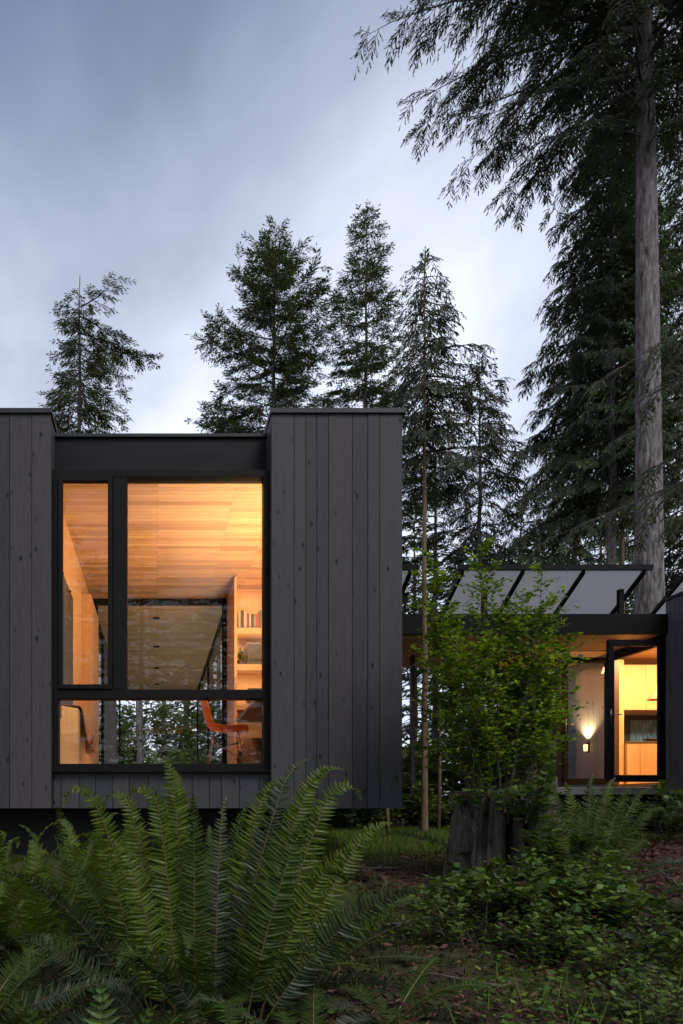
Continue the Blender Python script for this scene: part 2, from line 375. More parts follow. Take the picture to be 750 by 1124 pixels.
def conifer(name, label, base, H, r, crown0, prof, nb, seed, el=(-.1, .7), droop=.5, upturn=.35, per_m=9, sub=.34, blade=.13, droopy=.15, K=9,
            mat='needle', bark='bark_dark', lean=(0, 0), bias=None, group=None, cat='tree', deep=False, hmax=1.0, trunk_n=10, dead=0, subfrac=.35, rvar=(.65, 1.15), wide=.3, rough=0):
    rg = np.random.default_rng(seed); b = np.array(base, float)
    root = thing(name, label, cat, tuple(base), group)
    def axis(t): return b + np.array([lean[0] * t ** 1.5, lean[1] * t ** 1.5, H * t])
    tm = MB(); ts = [-.03 / 1] + [0, .02, .06] + [i / 14 for i in range(2, 15)]
    if rough: ts = [-.03, 0] + [.004 * i for i in range(1, 165)] + [.7, .8, .9, 1.0]
    wobx = rg.normal(0, r * (.12 if not rough else 0), len(ts))
    tm.tube([axis(max(t, 0)) + np.array([wobx[i], 0, 0 if t >= 0 else -.4]) for i, t in enumerate(ts)], [max(.012, r * ((1.35 if t < .01 else 1.12 if t < .04 else 1) * (1 - max(t, 0)) ** .8 + .02)) for t in ts], trunk_n)
    if rough:   # deep furrows and plates that break the outline
        va = np.array(tm.v).reshape(len(ts), trunk_n, 3); cen = va.mean(1, keepdims=True); th = np.arange(trunk_n)[None] / trunk_n * 2 * math.pi; hh = (np.array(ts) * H)[:, None]
        dsp = sum(a_ * np.abs(np.sin(k_ * th + p_ + f_ * hh + .6 * np.sin(1.7 * hh + p_))) for k_, a_, p_, f_ in ((5, .35, 1, .35), (8, .45, 3, -.5), (13, .5, 2, .9), (17, .45, 5, -1.3), (23, .3, .5, 2.1)))
        dsp = rough * (dsp - 1.25 + rg.normal(0, .12, dsp.shape))
        tm.v = [tuple(q) for q in (cen + (va - cen) * (1 + dsp)[..., None]).reshape(-1, 3)]
    tm.build('trunk', bark, root, smooth=True)
    BL, TW = [], []
    for i in range(nb + dead):
        isdead = i >= nb
        u = ((i + rg.uniform()) / nb) ** .95 if not isdead else 0
        t = crown0 + (hmax - crown0) * u if not isdead else crown0 * rg.uniform(.35, 1.1)
        az = i * 2.39996 + rg.normal(0, .35)
        L = prof(u) * rg.uniform(*rvar) if not isdead else prof(0) * rg.uniform(.2, .5)
        if bias: L *= bias(az, u)
        if L < .08: continue
        e0 = el[0] + (el[1] - el[0]) * u ** 1.2 + rg.normal(0, .12)
        P = curve(axis(t), az, e0, L, droop * rg.uniform(.7, 1.3), upturn, rg)
        rr = .008 + .012 * L * (1.0 if not deep else .8)
        n = len(P); rad = np.linspace(rr, .003, n)
        TW.append(strips(P[:-1], P[1:], rad[:-1], rad[1:]))
        if isdead: continue
        if deep:
            m = int(L * deep); ss = np.sort(rg.uniform(.10, 1, m)); T = tangents(P, ss); st = polyinterp(P, ss)
            for k in range(m):
                sg = 1 if k % 2 else -1; S = np.cross(T[k], UP); S /= max(np.linalg.norm(S), 1e-6)
                A = math.radians(rg.uniform(34, 56)); d = T[k] * math.cos(A) + S * sg * math.sin(A)
                l2 = L * subfrac * (1 - .72 * ss[k]) * rg.uniform(.6, 1.2) + .25
                P2 = curve(st[k], math.atan2(d[1], d[0]), math.asin(np.clip(d[2], -1, 1)) - .1, l2, droopy * 1.8 + .1, .15, rg, 6, .1)
                r2 = np.linspace(.003 + .006 * l2, .002, len(P2)); TW.append(strips(P2[:-1], P2[1:], r2[:-1], r2[1:]))
                B, tw = spray(P2, l2, rg, per_m, sub, blade, droopy, K, wide, s0=.05); BL.append(B); TW.append(tw)
        else:
            B, tw = spray(P, L, rg, per_m, sub * min(1.0, .4 + L / 2.2) , blade, droopy, K, wide); BL.append(B); TW.append(tw)
    # leader
    if hmax >= 1.0:
        P = np.array([axis(.96), axis(.98), axis(1.0)]); B, tw = spray(P, H * .04, rg, per_m * 3, blade * 2, blade, 0, K, wide); BL.append(B)
    quadmesh('branches', [(np.concatenate(TW), 'twig')], root)
    quadmesh('crown', [(np.concatenate(BL), mat)], root)
    return root
# ================================================================== the house: a black clad box with a big window
def cyl_disc(mb, c, r, h, n=20): return mb.lathe([(r, 0), (r, h)], c, n)
house = thing('house', 'black timber clad house box with one large glowing window and a recessed dark fascia', 'house', (0, 6.8, 0))
YF = 6.8; ZT = 3.97
XL0, XL1, XR0, XR1 = -4.4, -1.062, 1.135, 2.451
def px(x, d): return (x - 173) * d / 749.0
# left block
e = spread(XL0, px(10.5, YF), 3) + [px(35, YF), XL1]
e2 = e[:-2] + [px(35, YF), XL1]
w = boards(e2, YF, YF + .03, -.01, ZT - .05, seed=4)
for a in [0]: boards_side = None
w.v += []; 
mbs = boards([YF + .035, 7.0, 7.16], XL1 - .03, XL1, -.01, ZT - .05, axis='y', seed=2)
w.add(mbs.v, mbs.f); w.build('cladding', 'clad', house)
box('block', 'void', house, XL0 + .01, XL1 - .033, YF + .034, 11.0, 0.0, ZT - .06)
# right block
er = [px(v, YF) for v in (298, 323, 336, 348, 361, 387, 404, 417, 442)]
w = boards(er, YF, YF + .03, -.01, ZT - .05, seed=5)
mbs = boards([YF + .035, 7.0, 7.16], XR0, XR0 + .03, -.01, ZT - .05, axis='y', seed=6); w.add(mbs.v, mbs.f)
mbs = boards(spread(YF + .035, 11.0, 8), XR1 - .03, XR1, -.01, ZT - .05, axis='y', seed=6); w.add(mbs.v, mbs.f)
w.build('cladding', 'clad', house)
MB().box(XR0 + .034, XR1 - .034, YF + .034, 7.16, 0, ZT - .06).box(1.76, XR1 - .034, 7.16, 11.0, 0, ZT - .06).box(XR0 + .034, XR1 - .034, 7.16, 11.0, 3.42, ZT - .06).build('block', 'void', house)
# parapet caps
MB().box(XL0 - .02, XL1 + .012, YF - .02, 7.3, ZT - .05, ZT).build('parapet_cap', 'cap', house, bevel=.004)
MB().box(XR0 - .012, XR1 + .02, YF - .02, 11.0, ZT - .05, ZT).build('parapet_cap', 'cap', house, bevel=.004)
# apron boards under the window
ea = [XL1 + .004] + [px(v, 6.93) for v in (67, 87, 105, 124, 142, 163, 187, 211, 230, 243, 263, 285)] + [XR0 - .004]
boards(ea, 6.93, 6.96, -.01, .40, seed=9).build('apron_panel', 'clad', house)
# fascia and flashing above the window
box('fascia', 'fascia', house, XL1, XR0, 7.10, 7.2, 3.40, 3.84)
box('flashing', 'cap', house, XL1 + .002, XR0 - .002, 7.07, 7.3, 3.84, 3.875, bevel=.003)
# roof, floor, inner shell
box('roof', 'void', house, XL1 - .02, 1.2, 7.22, 11.0, 3.42, 3.80)
box('ceiling', 'ceil', house, -1.09, 1.78, 7.06, 10.96, 3.35, 3.40)
box('room_floor', 'floorwood', house, -1.09, 1.78, 6.99, 10.96, .31, .40)
box('underside', 'void', house, XL0 + .05, XR1 - .05, 6.99, 11.0, 0.0, .30)
box('inner_wall', 'ply', house, -1.09, -1.075, 7.06, 10.96, .40, 3.35)
box('inner_wall', 'ply', house, 1.745, 1.76, 7.06, 10.96, .40, 3.35)
MB().box(1.145, 1.745, 10.90, 10.96, .4, 3.35).build('inner_wall', 'ply', house)
MB().box(-1.075, -.94, 9.65, 9.69, .4, 3.01).box(-.955, -.94, 9.69, 10.9, .4, 3.01).build('closet_panel', 'ply', house)
box('bookcase_panel', 'ply', house, 1.11, 1.15, 9.85, 10.9, .4, 3.33)
# window
win = MB()
WX0, WX1, WZ0, WZ1 = XL1 + .003, XR0 - .003, .375, 3.415
win.frame(WX0, WX1, 6.90, 7.05, WZ0, WZ1, .055, wb=.065, wt=.075)
win.box(px(124, 6.95), px(140, 6.95), 6.90, 7.05, 1.19, WZ1 - .075)
win.box(WX0 + .055, WX1 - .055, 6.90, 7.05, 1.10, 1.19)
win_o = win.build('window', 'black', house, bevel=.004)
MB().box(WX0 - .0, WX1 + .0, 6.865, 6.899, WZ0 - .02, WZ0 + .02).build('sill', 'black', win_o)
MB().frame(WX0 + .057, px(124, 6.95) - .002, 6.88, 6.94, 1.195, WZ1 - .078, .045).build('sash', 'black', win_o, bevel=.004)
box('pane', 'glass', win_o, WX0 + .10, px(124, 6.95) - .045, 6.97, 6.976, 1.235, WZ1 - .12)
box('pane', 'glass', win_o, px(140, 6.95), WX1 - .056, 6.985, 6.991, 1.19, WZ1 - .075)
box('pane', 'glass', win_o, WX0 + .056, WX1 - .056, 6.985, 6.991, WZ0 + .066, 1.10)
box('foundation', 'void', house, -4.0, 1.45, 7.5, 10.6, -1.0, -.004)

# ================================================================== glass walkway behind the room
brg = thing('glass_walkway', 'long glazed walkway with pale board ceiling seen through the large window', 'walkway', (0, 11, .4))
Y0, Y1 = 11.02, 19.2
box('ceiling', 'ceil_pale', brg, -1.10, 1.16, Y0, Y1, 3.30, 3.36)
box('roof', 'void', brg, -1.25, 1.31, Y0, Y1 + .3, 3.37, 3.6)
box('deck', 'floorwood', brg, -1.10, 1.16, Y0, Y1, .30, .40)
MB().frame(-1.07, 1.15, 10.965, 11.015, .4, 3.36, .11, wb=.03).build('portal_frame', 'black', brg)
fr = MB()
for sx in (-1.08, 1.10):
    for yy in ((11.1, 13.1, 15.1, 17.1, 19.1) if sx < 0 else (11.1, 15.1, 19.1)): fr.box(sx, sx + .05, yy - .03, yy + .03, .4, 3.30)
    fr.box(sx, sx + .05, Y0, Y1, .402, .45); fr.box(sx, sx + .05, Y0, Y1, 3.2, 3.297)
fr.box(-1.03, 1.10, 19.12, 19.18, .402, .46).box(-1.03, 1.10, 19.12, 19.18, 3.2, 3.297)
fr.build('frame', 'black', brg)
boards(spread(13.15, 17.05, 31), -1.045, -1.02, .46, 3.19, axis='y', seed=3).build('cladding', 'clad_pale', brg)
box('pane', 'glass', brg, -1.06, -1.054, 11.13, 13.07, .46, 3.19)
box('pane', 'glass', brg, 1.12, 1.126, 11.13, 19.05, .46, 3.19)
box('pane', 'glass', brg, -1.02, 1.09, 19.15, 19.156, .47, 3.19)
for yy in (11.9, 14.0, 16.15, 18.3):
    cyl_disc(MB(), (-.02, yy, 3.285), .065, .014).build('recessed_light', 'black', brg)

# ================================================================== covered way with tilted skylight canopies
cov = thing('covered_walkway', 'low covered walkway with black fascia and warm timber soffit beside the kitchen wing', 'covered walkway', (5.5, 11, .3))
box('soffit', 'ceil', cov, 2.47, 12.5, 10.86, 13.5, 2.76, 2.80)
box('fascia', 'black', cov, 2.47, 8.08, 10.80, 10.858, 2.74, 3.06)
box('roof', 'void', cov, 2.47, 12.5, 10.86, 13.62, 2.802, 3.05)
box('post', 'cap', cov, 4.61, 4.68, 12.4, 12.47, -.45, 2.76)
box('post', 'bark_red', cov, 7.98, 8.10, 13.55, 13.67, .30, 2.75)
box('deck', 'concrete', cov, 5.9, 8.07, 10.95, 13.8, .20, .32, bevel=.008)
MB().box(6.1, 8.0, 11.2, 13.5, -.6, .19).build('footing', 'void', cov)
SL = math.tan(R(30))
def canopy(x0, x1, label):
    t = thing('skylight_canopy', label, 'skylight', (x0, 12, 3.1), 'skylight canopies over the walkway')
    ya, yb = 11.75, 13.55
    za, zb = 4.13, 4.13 - (yb - ya) * SL
    zz = lambda y: za - (y - ya) * SL
    MB().hexa([(x0, ya, za - .03), (x1, ya, za - .03), (x1, yb, zb - .03), (x0, yb, zb - .03), (x0, ya, za), (x1, ya, za), (x1, yb, zb), (x0, yb, zb)]).build('panel', 'poly', t)
    n = max(1, round((x1 - x0) / 1.02))
    for i in range(n + 1):
        xx = x0 + (x1 - x0) * i / n
        MB().hexa([(xx - .028, ya + .02, zz(ya) - .10), (xx + .028, ya + .02, zz(ya) - .10), (xx + .028, yb, zb - .10), (xx - .028, yb, zb - .10),
                 (xx - .028, ya + .02, zz(ya) - .034), (xx + .028, ya + .02, zz(ya) - .034), (xx + .028, yb, zb - .034), (xx - .028, yb, zb - .034)]).build('rafter', 'black', t)
    b = MB().box(x0 - .1, x1 + .1, ya - .06, ya - .002, za - .06, za + .03)
    b.build('edge_beam', 'black', t)
    for xx in (x0 + .5, x1 - .24): box('post', 'black', t, xx - .04, xx + .04, ya + .24, ya + .32, 3.052, zz(ya + .28) - .135)
    return t
canopy(1.35, 4.36, 'tilted skylight canopy just right of the black house box, mostly behind it')
canopy(5.26, 8.40, 'tilted skylight canopy with pale underside and black rafters above the leafy shrub')
canopy(9.15, 12.3, 'tilted skylight canopy cut by the right photo edge, right of the big trunk')

# ================================================================== kitchen wing with two open glass doors
kit = thing('kitchen_wing', 'lit kitchen wing with open black framed glass doors and grey board wall', 'building', (9, 12, .4))
box('floor', 'floorwood', kit, 8.08, 13.5, 10.86, 13.5, .25, .40)
boards(spread(12.16, 13.5, 12, .10, .2), 8.06, 8.085, .33, 2.755, axis='y', seed=3).build('cladding', 'clad_reflection', kit)
box('inner_wall', 'ply_pale', kit, 8.09, 8.13, 12.16, 13.5, .40, 2.755)
box('inner_wall', 'ply_pale', kit, 8.14, 13.5, 13.46, 13.5, .40, 2.755)
box('inner_wall', 'ply_pale', kit, 13.46, 13.5, 10.9, 13.45, .40, 2.755)
box('inner_wall', 'ply_pale', kit, 8.14, 13.45, 10.864, 10.9, .40, 2.755)
MB().box(8.06, 8.13, 10.90, 12.02, 2.60, 2.755).build('door_header', 'black', kit)
MB().box(8.05, 8.135, 12.02, 12.155, .40, 2.755).build('door_jamb', 'desk', kit)
MB().box(8.085, 8.135, 10.903, 10.96, .40, 2.6).build('door_jamb', 'black', kit)
# projecting storage block whose long face closes the view on the right
wb = boards(spread(7.6, 10.858, 77, .07, .12), 8.085, 8.11, -.35, 3.27, axis='y', seed=8)
ww = boards(spread(8.11, 11.0, 78, .1, .2), 7.58, 7.61, -.35, 3.27, seed=8); wb.add(ww.v, ww.f); wb.build('storage_cladding', 'clad_pale', kit)
box('storage_block', 'void', kit, 8.113, 11.0, 7.614, 10.86, -.6, 3.27)
box('storage_cap', 'cap', kit, 8.06, 11.02, 7.56, 10.86, 3.272, 3.32, bevel=.004)
box('foundation', 'void', kit, 8.12, 13.4, 10.88, 13.4, -.8, .245)
def door(x0, x1, y, hand):
    d = MB(); d.frame(x0, x1, y, y + .06, .40, 2.655, .085, wb=.11, wt=.10)
    o = d.build('door', 'black', kit, bevel=.004)
    box('pane', 'glass', o, x0 + .084, x1 - .084, y + .027, y + .033, .508, 2.557)
    hx = x0 + .04
    MB().box(hx - .012, hx + .012, y - .006, y - .001, 1.33, 1.56).tube([(hx, y - .007, 1.46), (hx, y - .06, 1.46)], .009).tube([(hx, y - .055, 1.46), (hx + hand * .13, y - .055, 1.46)], .009).build('handle', 'wire', o, smooth=True)
door(7.14, 8.03, 10.80, 1)
door(7.19, 8.03, 12.08, 1)
# ================================================================== things in the room
def chair():
    c = thing('chair', 'orange moulded shell chair on wire legs behind the lower window pane', 'chair', (.76, 7.6, .4))
    X0, Yc, Z0 = .76, 7.62, .40
    prof = [(-.285, .83), (-.282, .78), (-.262, .70), (-.235, .60), (-.205, .52), (-.165, .465), (-.10, .440), (0, .432), (.10, .438), (.17, .447), (.215, .440), (.24, .415)]
    nu = 13; vs = []; fs = []
    for i, (x, z) in enumerate(prof):
        s = i / (len(prof) - 1); hw = .20 + .035 * math.sin(math.pi * min(1, s * 1.1)) - (.05 if i == 0 else .02 if i == 1 else .03 if i == len(prof) - 1 else 0)
        for j in range(nu):
            t = j / (nu - 1) * 2 - 1; up = abs(t) ** 3
            back = 1 - min(1, max(0, (s - .25) / .3))
            vs.append((X0 + x + up * .06 * back, Yc + t * hw, Z0 + z + up * .055 * (1 - back)))
    for i in range(len(prof) - 1):
        for j in range(nu - 1): fs.append((i * nu + j, i * nu + j + 1, (i + 1) * nu + j + 1, (i + 1) * nu + j))
    s = MB().add(vs, fs).build('shell', 'orange', c, smooth=True)
    so = s.modifiers.new('thick', 'SOLIDIFY'); so.thickness = .009
    sb = s.modifiers.new('smooth', 'SUBSURF'); sb.levels = 1; sb.render_levels = 2
    for sx in (-1, 1):
        for sy in (-1, 1):
            tp = (X0 + sx * .13 + .0, Yc + sy * .11, Z0 + .435); ft = (X0 + sx * .20 - .01, Yc + sy * .20, Z0 + .012)
            l = MB().tube([tp, ft], .0065, 6).build('leg', 'wire', c, smooth=True)
            MB().lathe([(.016, 0), (.014, .014)], (ft[0], ft[1], Z0 + .001), 10).build('glide', 'black', l)
    b = MB()
    for sy in (-1, 1):
        b.tube([(X0 - .185, Yc + sy * .18, Z0 + .12), (X0, Yc + sy * .03, Z0 + .27), (X0 + .16, Yc + sy * .13, Z0 + .33)], .005, 6)
        b.tube([(X0 + .175, Yc + sy * .18, Z0 + .12), (X0, Yc - sy * .02, Z0 + .25), (X0 - .15, Yc + sy * .13, Z0 + .33)], .005, 6)
    b.tube([(X0 - .13, Yc - .11, Z0 + .43), (X0 - .13, Yc + .11, Z0 + .43)], .006, 6).tube([(X0 + .13, Yc - .11, Z0 + .43), (X0 + .13, Yc + .11, Z0 + .43)], .006, 6)
    b.build('brace', 'wire', c, smooth=True)
chair()
dk = thing('desk', 'dark walnut desk along the right side of the room by the orange chair', 'desk', (1.4, 8, .4))
box('top', 'desk', dk, 1.035, 1.74, 7.12, 9.05, 1.12, 1.155, bevel=.004)
for yy in (7.2, 8.93): box('leg', 'desk', dk, 1.38, 1.72, yy, yy + .04, .402, 1.118)
MB().box(1.70, 1.738, 7.25, 8.92, .8, 1.118).build('back_rail', 'desk', dk)
bk = thing('basket', 'round brown basket standing under the desk', 'basket', (1.2, 8.3, .4))
MB().lathe([(.10, 0), (.15, .05), (.19, .2), (.185, .36), (.16, .43), (.14, .43), (.165, .35), (.17, .2), (.12, .03)], (1.22, 8.35, .402), 28).build('body', 'basket', bk, smooth=True)
# shelves
sh = thing('bookcase', 'tall timber bookcase glowing with warm light in the right of the window', 'bookcase', (1.4, 9.9, .4))
for z in (.85, 1.45, 2.02, 2.55): MB().box(1.152, 1.742, 9.88, 10.45, z, z + .05).box(1.152, 1.742, 9.88, 9.90, z - .035, z - .001).build('shelf', 'ply_pale', sh)
box('back_panel', 'ply', sh, 1.152, 1.742, 10.451, 10.48, .402, 3.345)
for z in (2.536, 2.006, 1.436): box('light_strip', 'lamp', sh, 1.165, 1.73, 9.903, 9.925, z, z + .0125)
bc = [((.55, .45, .30), 'tan'), ((.12, .10, .09), 'black'), ((.60, .55, .48), 'cream'), ((.35, .08, .05), 'dark red'), ((.62, .60, .55), 'white'), ((.10, .16, .10), 'dark green'), ((.50, .25, .08), 'ochre'),
      ((.55, .10, .06), 'bright red'), ((.20, .18, .17), 'grey'), ((.65, .50, .20), 'yellow'), ((.08, .10, .18), 'navy'), ((.55, .40, .33), 'pinkish')]
x = 1.175; rg = random.Random(5)
for k, (c, nm) in enumerate(bc):
    wd = rg.uniform(.024, .042); hh = rg.uniform(.20, .265); dp = rg.uniform(.14, .18)
    m = simple('book_cover_' + nm.replace(' ', '_'), c, None, 12, .6)
    t = thing('book', nm + ' book upright on the upper bookcase shelf', 'book', (x, 9.95, 2.6), 'books on the upper shelf')
    MB().box(x, x + .003, 9.92, 9.92 + dp, 2.602, 2.602 + hh).box(x + wd - .003, x + wd, 9.92, 9.92 + dp, 2.602, 2.602 + hh).box(x + .003, x + wd - .003, 9.92, 9.924, 2.602, 2.602 + hh).build('cover', m, t)
    MB().box(x + .0035, x + wd - .0035, 9.925, 9.92 + dp - .006, 2.605, 2.602 + hh - .006).build('pages', simple('paper_' + str(k), (.6, .55, .45)), t)
    x += wd + rg.uniform(.001, .006)
pr = thing('printer', 'grey boxy printer on the middle bookcase shelf', 'printer', (1.5, 10, 2.07))
box('body', 'silver', pr, 1.30, 1.70, 9.95, 10.3, 2.072, 2.40, bevel=.02)
box('tray', 'darkpanel', pr, 1.34, 1.66, 9.925, 9.949, 2.12, 2.16)
rd = thing('radio', 'dark tabletop radio on the lowest visible bookcase shelf', 'radio', (1.5, 10, 1.5))
box('body', 'darkpanel', rd, 1.32, 1.72, 9.95, 10.2, 1.502, 1.74, bevel=.012)
box('speaker_grille', 'silver', rd, 1.36, 1.56, 9.944, 9.949, 1.54, 1.70)
pl = thing('potted_plant', 'small dark potted plant beside the printer on the bookcase', 'plant', (1.22, 10, 2.07))
MB().lathe([(.035, 0), (.05, .08), (.045, .08)], (1.215, 10.0, 2.072), 16).build('pot', 'desk', pl, smooth=True)
rn = np.random.default_rng(3); n = 90
P = np.tile([1.215, 10.0, 2.14], (n, 1)) + rn.normal(0, .018, (n, 3)) * [1, 1, 2.5] + [0, 0, .07]
quadmesh('foliage', [(blades(P, rn.normal(0, 1, (n, 3)) + [0, 0, .5], rn.normal(0, 1, (n, 3)), rn.uniform(.03, .06, n), np.full(n, .012)), 'salal_dark')], pl)
# left side of the room
wp = thing('wall_panel', 'charcoal panel fixed to the left wall inside the window', 'panel', (-1.05, 7.6, 2))
box('board', 'darkpanel', wp, -1.055, -1.02, 7.12, 8.25, .95, 2.53, bevel=.004)
for yy in (7.3, 7.9): MB().tube([(-1.074, yy, 2.50), (-1.0, yy, 2.50)], .010).build('peg', 'black', wp)
cb = thing('cabinet', 'low pale plywood cabinet against the left wall inside the window', 'cabinet', (-.95, 7.6, .4))
MB().hexa([(-1.072, 7.20, .402), (-.865, 7.46, .402), (-.865, 8.45, .402), (-1.072, 8.45, .402), (-1.072, 7.20, 1.08), (-.865, 7.46, 1.08), (-.865, 8.45, 1.08), (-1.072, 8.45, 1.08)]).build('carcass', 'ply_pale', cb, bevel=.003)  # front end shaped at a slant so it catches more room light
for yy in (7.47,): box('door', 'ply', cb, -.864, -.85, yy, yy + .9, .43, 1.06)
th = thing('throw_blanket', 'brown woven throw blanket with fringe draped over the low cabinet', 'blanket', (-.95, 7.4, 1.1))
rg = random.Random(2); vs = []; fs = []; nu, nv = 16, 14
path = [(-1.05, 1.105), (-.98, 1.11), (-.90, 1.108), (-.845, 1.098), (-.832, 1.06), (-.825, .98), (-.815, .86), (-.80, .74)]
for j in range(nv):
    y = 7.47 + j / (nv - 1) * .62
    for i in range(nu):
        s = i / (nu - 1) * (len(path) - 1); k = min(int(s), len(path) - 2); f = s - k
        x = path[k][0] * (1 - f) + path[k + 1][0] * f; z = path[k][1] * (1 - f) + path[k + 1][1] * f
        hang = max(0, (s - 3.5) / 3.5)
        vs.append((x + hang * (.03 + .03 * math.sin(j * 1.5)), y, z - hang * .1 * math.sin(j * .55 + .5)))
for j in range(nv - 1):
    for i in range(nu - 1): fs.append((j * nu + i, j * nu + i + 1, (j + 1) * nu + i + 1, (j + 1) * nu + i))
o = MB().add(vs, fs).build('cloth', 'throw', th, smooth=True)
so = o.modifiers.new('thick', 'SOLIDIFY'); so.thickness = .012; so.offset = 1
fm = MB()
for j in range(nv - 1):
    for q in (0, .33, .66):
        a = Vector(vs[j * nu + nu - 1]).lerp(Vector(vs[(j + 1) * nu + nu - 1]), q); fm.tube([a, a + Vector((.005, rg.uniform(-.01, .01), -.06))], [.005, .003], 5)
fm.build('fringe', 'throw', th)
# lamp hidden beside the window that washes the ceiling
lp = thing('wall_lamp', 'small wall uplight on the right room wall that washes the ceiling', 'lamp', (1.7, 8, 2.3))
MB().lathe([(.03, 0), (.06, .12), (.055, .12), (.028, .01)], (1.62, 7.75, 2.30), 20).build('shade', 'black', lp, smooth=True)
box('arm', 'black', lp, 1.645, 1.744, 7.735, 7.765, 2.31, 2.34)

dl = thing('desk_lamp', 'small black task lamp on the right end of the desk', 'lamp', (1.6, 7.7, 1.155))
MB().lathe([(.07, 0), (.07, .012), (.01, .016)], (1.62, 7.7, 1.157), 20).build('base', 'black', dl, smooth=True)
MB().tube([(1.62, 7.7, 1.17), (1.66, 7.7, 1.45), (1.60, 7.7, 1.66)], .008, 8).build('arm', 'black', dl, smooth=True)
MB().lathe([(.075, 0), (.03, .09), (.02, .09), (.065, 0)], (1.57, 7.7, 1.62), 20).build('lamp_shade', 'black', dl, smooth=True)
# ================================================================== kitchen things
ku = thing('kitchen_cabinet', 'tall pale timber wall cupboards above the dark kitchen backsplash', 'cabinet', (9.5, 12.6, 1.8), 'kitchen cupboards')
box('carcass', 'ply_pale', ku, 8.56, 11.6, 12.66, 13.45, 1.80, 2.64)
for x in (8.56, 9.05, 9.80, 10.5): box('door', 'ply_pale', ku, x + .003, min(x + (.49 if x < 9 else .74), 11.6) - .003, 12.64, 12.658, 1.805, 2.636)
kb = thing('kitchen_counter', 'pale timber base cupboards under the kitchen worktop', 'counter', (9.5, 12.6, .4), 'kitchen cupboards')
box('carcass', 'ply_pale', kb, 8.56, 11.6, 12.46, 13.35, .402, 1.17)
for x, w_ in ((8.56, .24), (8.80, .70), (9.50, .70), (10.2, .7)): box('door', 'ply_pale', kb, x + .003, x + w_ - .003, 12.44, 12.458, .42, 1.165)
box('worktop', 'silver', kb, 8.55, 11.6, 12.42, 13.36, 1.172, 1.20, bevel=.003)
box('tall_panel', 'ply_pale', kb, 8.14, 8.545, 12.50, 13.4, .402, 2.70)
kp = thing('backsplash', 'dark glossy kitchen backsplash with a blue grey painted panel', 'backsplash', (9.5, 13.38, 1.2))
box('slab', 'backsplash', kp, 8.56, 11.6, 13.37, 13.40, 1.202, 1.798)
m_, nt_ = new_mat('blue_streaks'); f_ = noise(nt_, objvec(nt_, (14, 1, 2)), 2, 6, .6, 1.5)
out(nt_, bsdf(nt_, ramp(nt_, f_, [(.35, (.02, .07, .20)), (.55, (.08, .26, .62)), (.75, (.26, .55, .95))]), .3))
box('painted_panel', m_, kp, 9.25, 10.0, 13.35, 13.368, 1.27, 1.70)
bw = thing('bowl', 'shallow wooden bowl on the kitchen worktop', 'bowl', (9.2, 12.7, 1.2))
MB().lathe([(.05, 0), (.06, .005), (.15, .06), (.14, .06), (.05, .015)], (9.15, 12.62, 1.202), 24).build('body', 'desk', bw, smooth=True)
for k, (x, h, m, lab) in enumerate(((9.55, .24, 'glass_dim', 'clear glass bottle on the kitchen worktop'), (9.68, .19, 'black', 'short dark bottle on the kitchen worktop'))):
    b = thing('bottle', lab, 'bottle', (x, 12.62, 1.2))
    MB().lathe([(.032, 0), (.034, .01), (.034, h * .6), (.012, h * .78), (.012, h), (.010, h)], (x, 12.62, 1.202), 16).build('body', 'silver' if k == 0 else m, b, smooth=True)
pdn = thing('pendant_lamp', 'pale cone pendant lamp hanging in the kitchen', 'lamp', (9.3, 11.9, 2.3))
MB().lathe([(.015, .30), (.03, .26), (.04, .16), (.14, .02), (.145, 0), (.138, 0), (.03, .17)], (8.75, 11.95, 1.88), 24).build('lamp_shade', 'ply_pale', pdn, smooth=True)
MB().tube([(8.75, 11.95, 2.17), (8.75, 11.95, 2.755)], .005, 6).build('cord', 'black', pdn)
sc_ = thing('glow_sconce', 'small sconce standing in for a soft glow on the boards behind the open door', 'lamp', (8.0, 12.9, 1.1))  # stand-in lamp for the soft glow behind the door glass
box('backplate', 'black', sc_, 8.045, 8.058, 12.72, 12.80, 1.02, 1.22)
MB().lathe([(.03, 0), (.035, .12), (.03, .12), (.028, .004)], (8.005, 12.76, 1.05), 16).build('shade', 'lamp', sc_, smooth=True)
# ================================================================== ground
def gz(x, y):
    x = np.asarray(x, float); y = np.asarray(y, float)
    b = np.interp(y, [-40, -3, 0, 2, 3.2, 4.5, 5.8, 7.5, 9, 12, 20, 40, 90, 400], [-2.2, -1.5, -1.25, -1.08, -.96, -.82, -.68, -.52, -.45, -.43, -.35, .0, 1.5, 6])
    b = b + .20 * np.clip((x - 2.6) / 2.5, 0, 1) * np.exp(-((y - 6.6) / 2.2) ** 2)
    b = b + .05 * np.sin(x * 1.9 + .6 * y) * np.sin(y * 1.3 + 1) * np.clip(1 - y / 14, .1, 1) + .02 * np.sin(x * 5.1 + 2) * np.sin(y * 4.3) * np.clip(1 - y / 14, 0, 1)
    return b
def axisgrid(lo, hi, a, b, step, grow=1.35):
    c = list(np.arange(a, b + 1e-6, step)); s = step
    while c[-1] < hi: s *= grow; c.append(min(hi, c[-1] + s))
    s = step
    while c[0] > lo: s *= grow; c.insert(0, max(lo, c[0] - s))
    return np.array(c)
gx = axisgrid(-400, 400, -4, 9, .08); gy = axisgrid(-60, 400, .8, 12, .08)
XX, YY = np.meshgrid(gx, gy)
rn = np.random.default_rng(11)
ZZ = gz(XX, YY) + rn.normal(0, .008, XX.shape)
V = np.stack([XX, YY, ZZ], -1).reshape(-1, 3); nx, ny = len(gx), len(gy)
I = (np.arange(ny - 1)[:, None] * nx + np.arange(nx - 1)[None]).ravel()
Fq = np.stack([I, I + 1, I + 1 + nx, I + nx], 1)
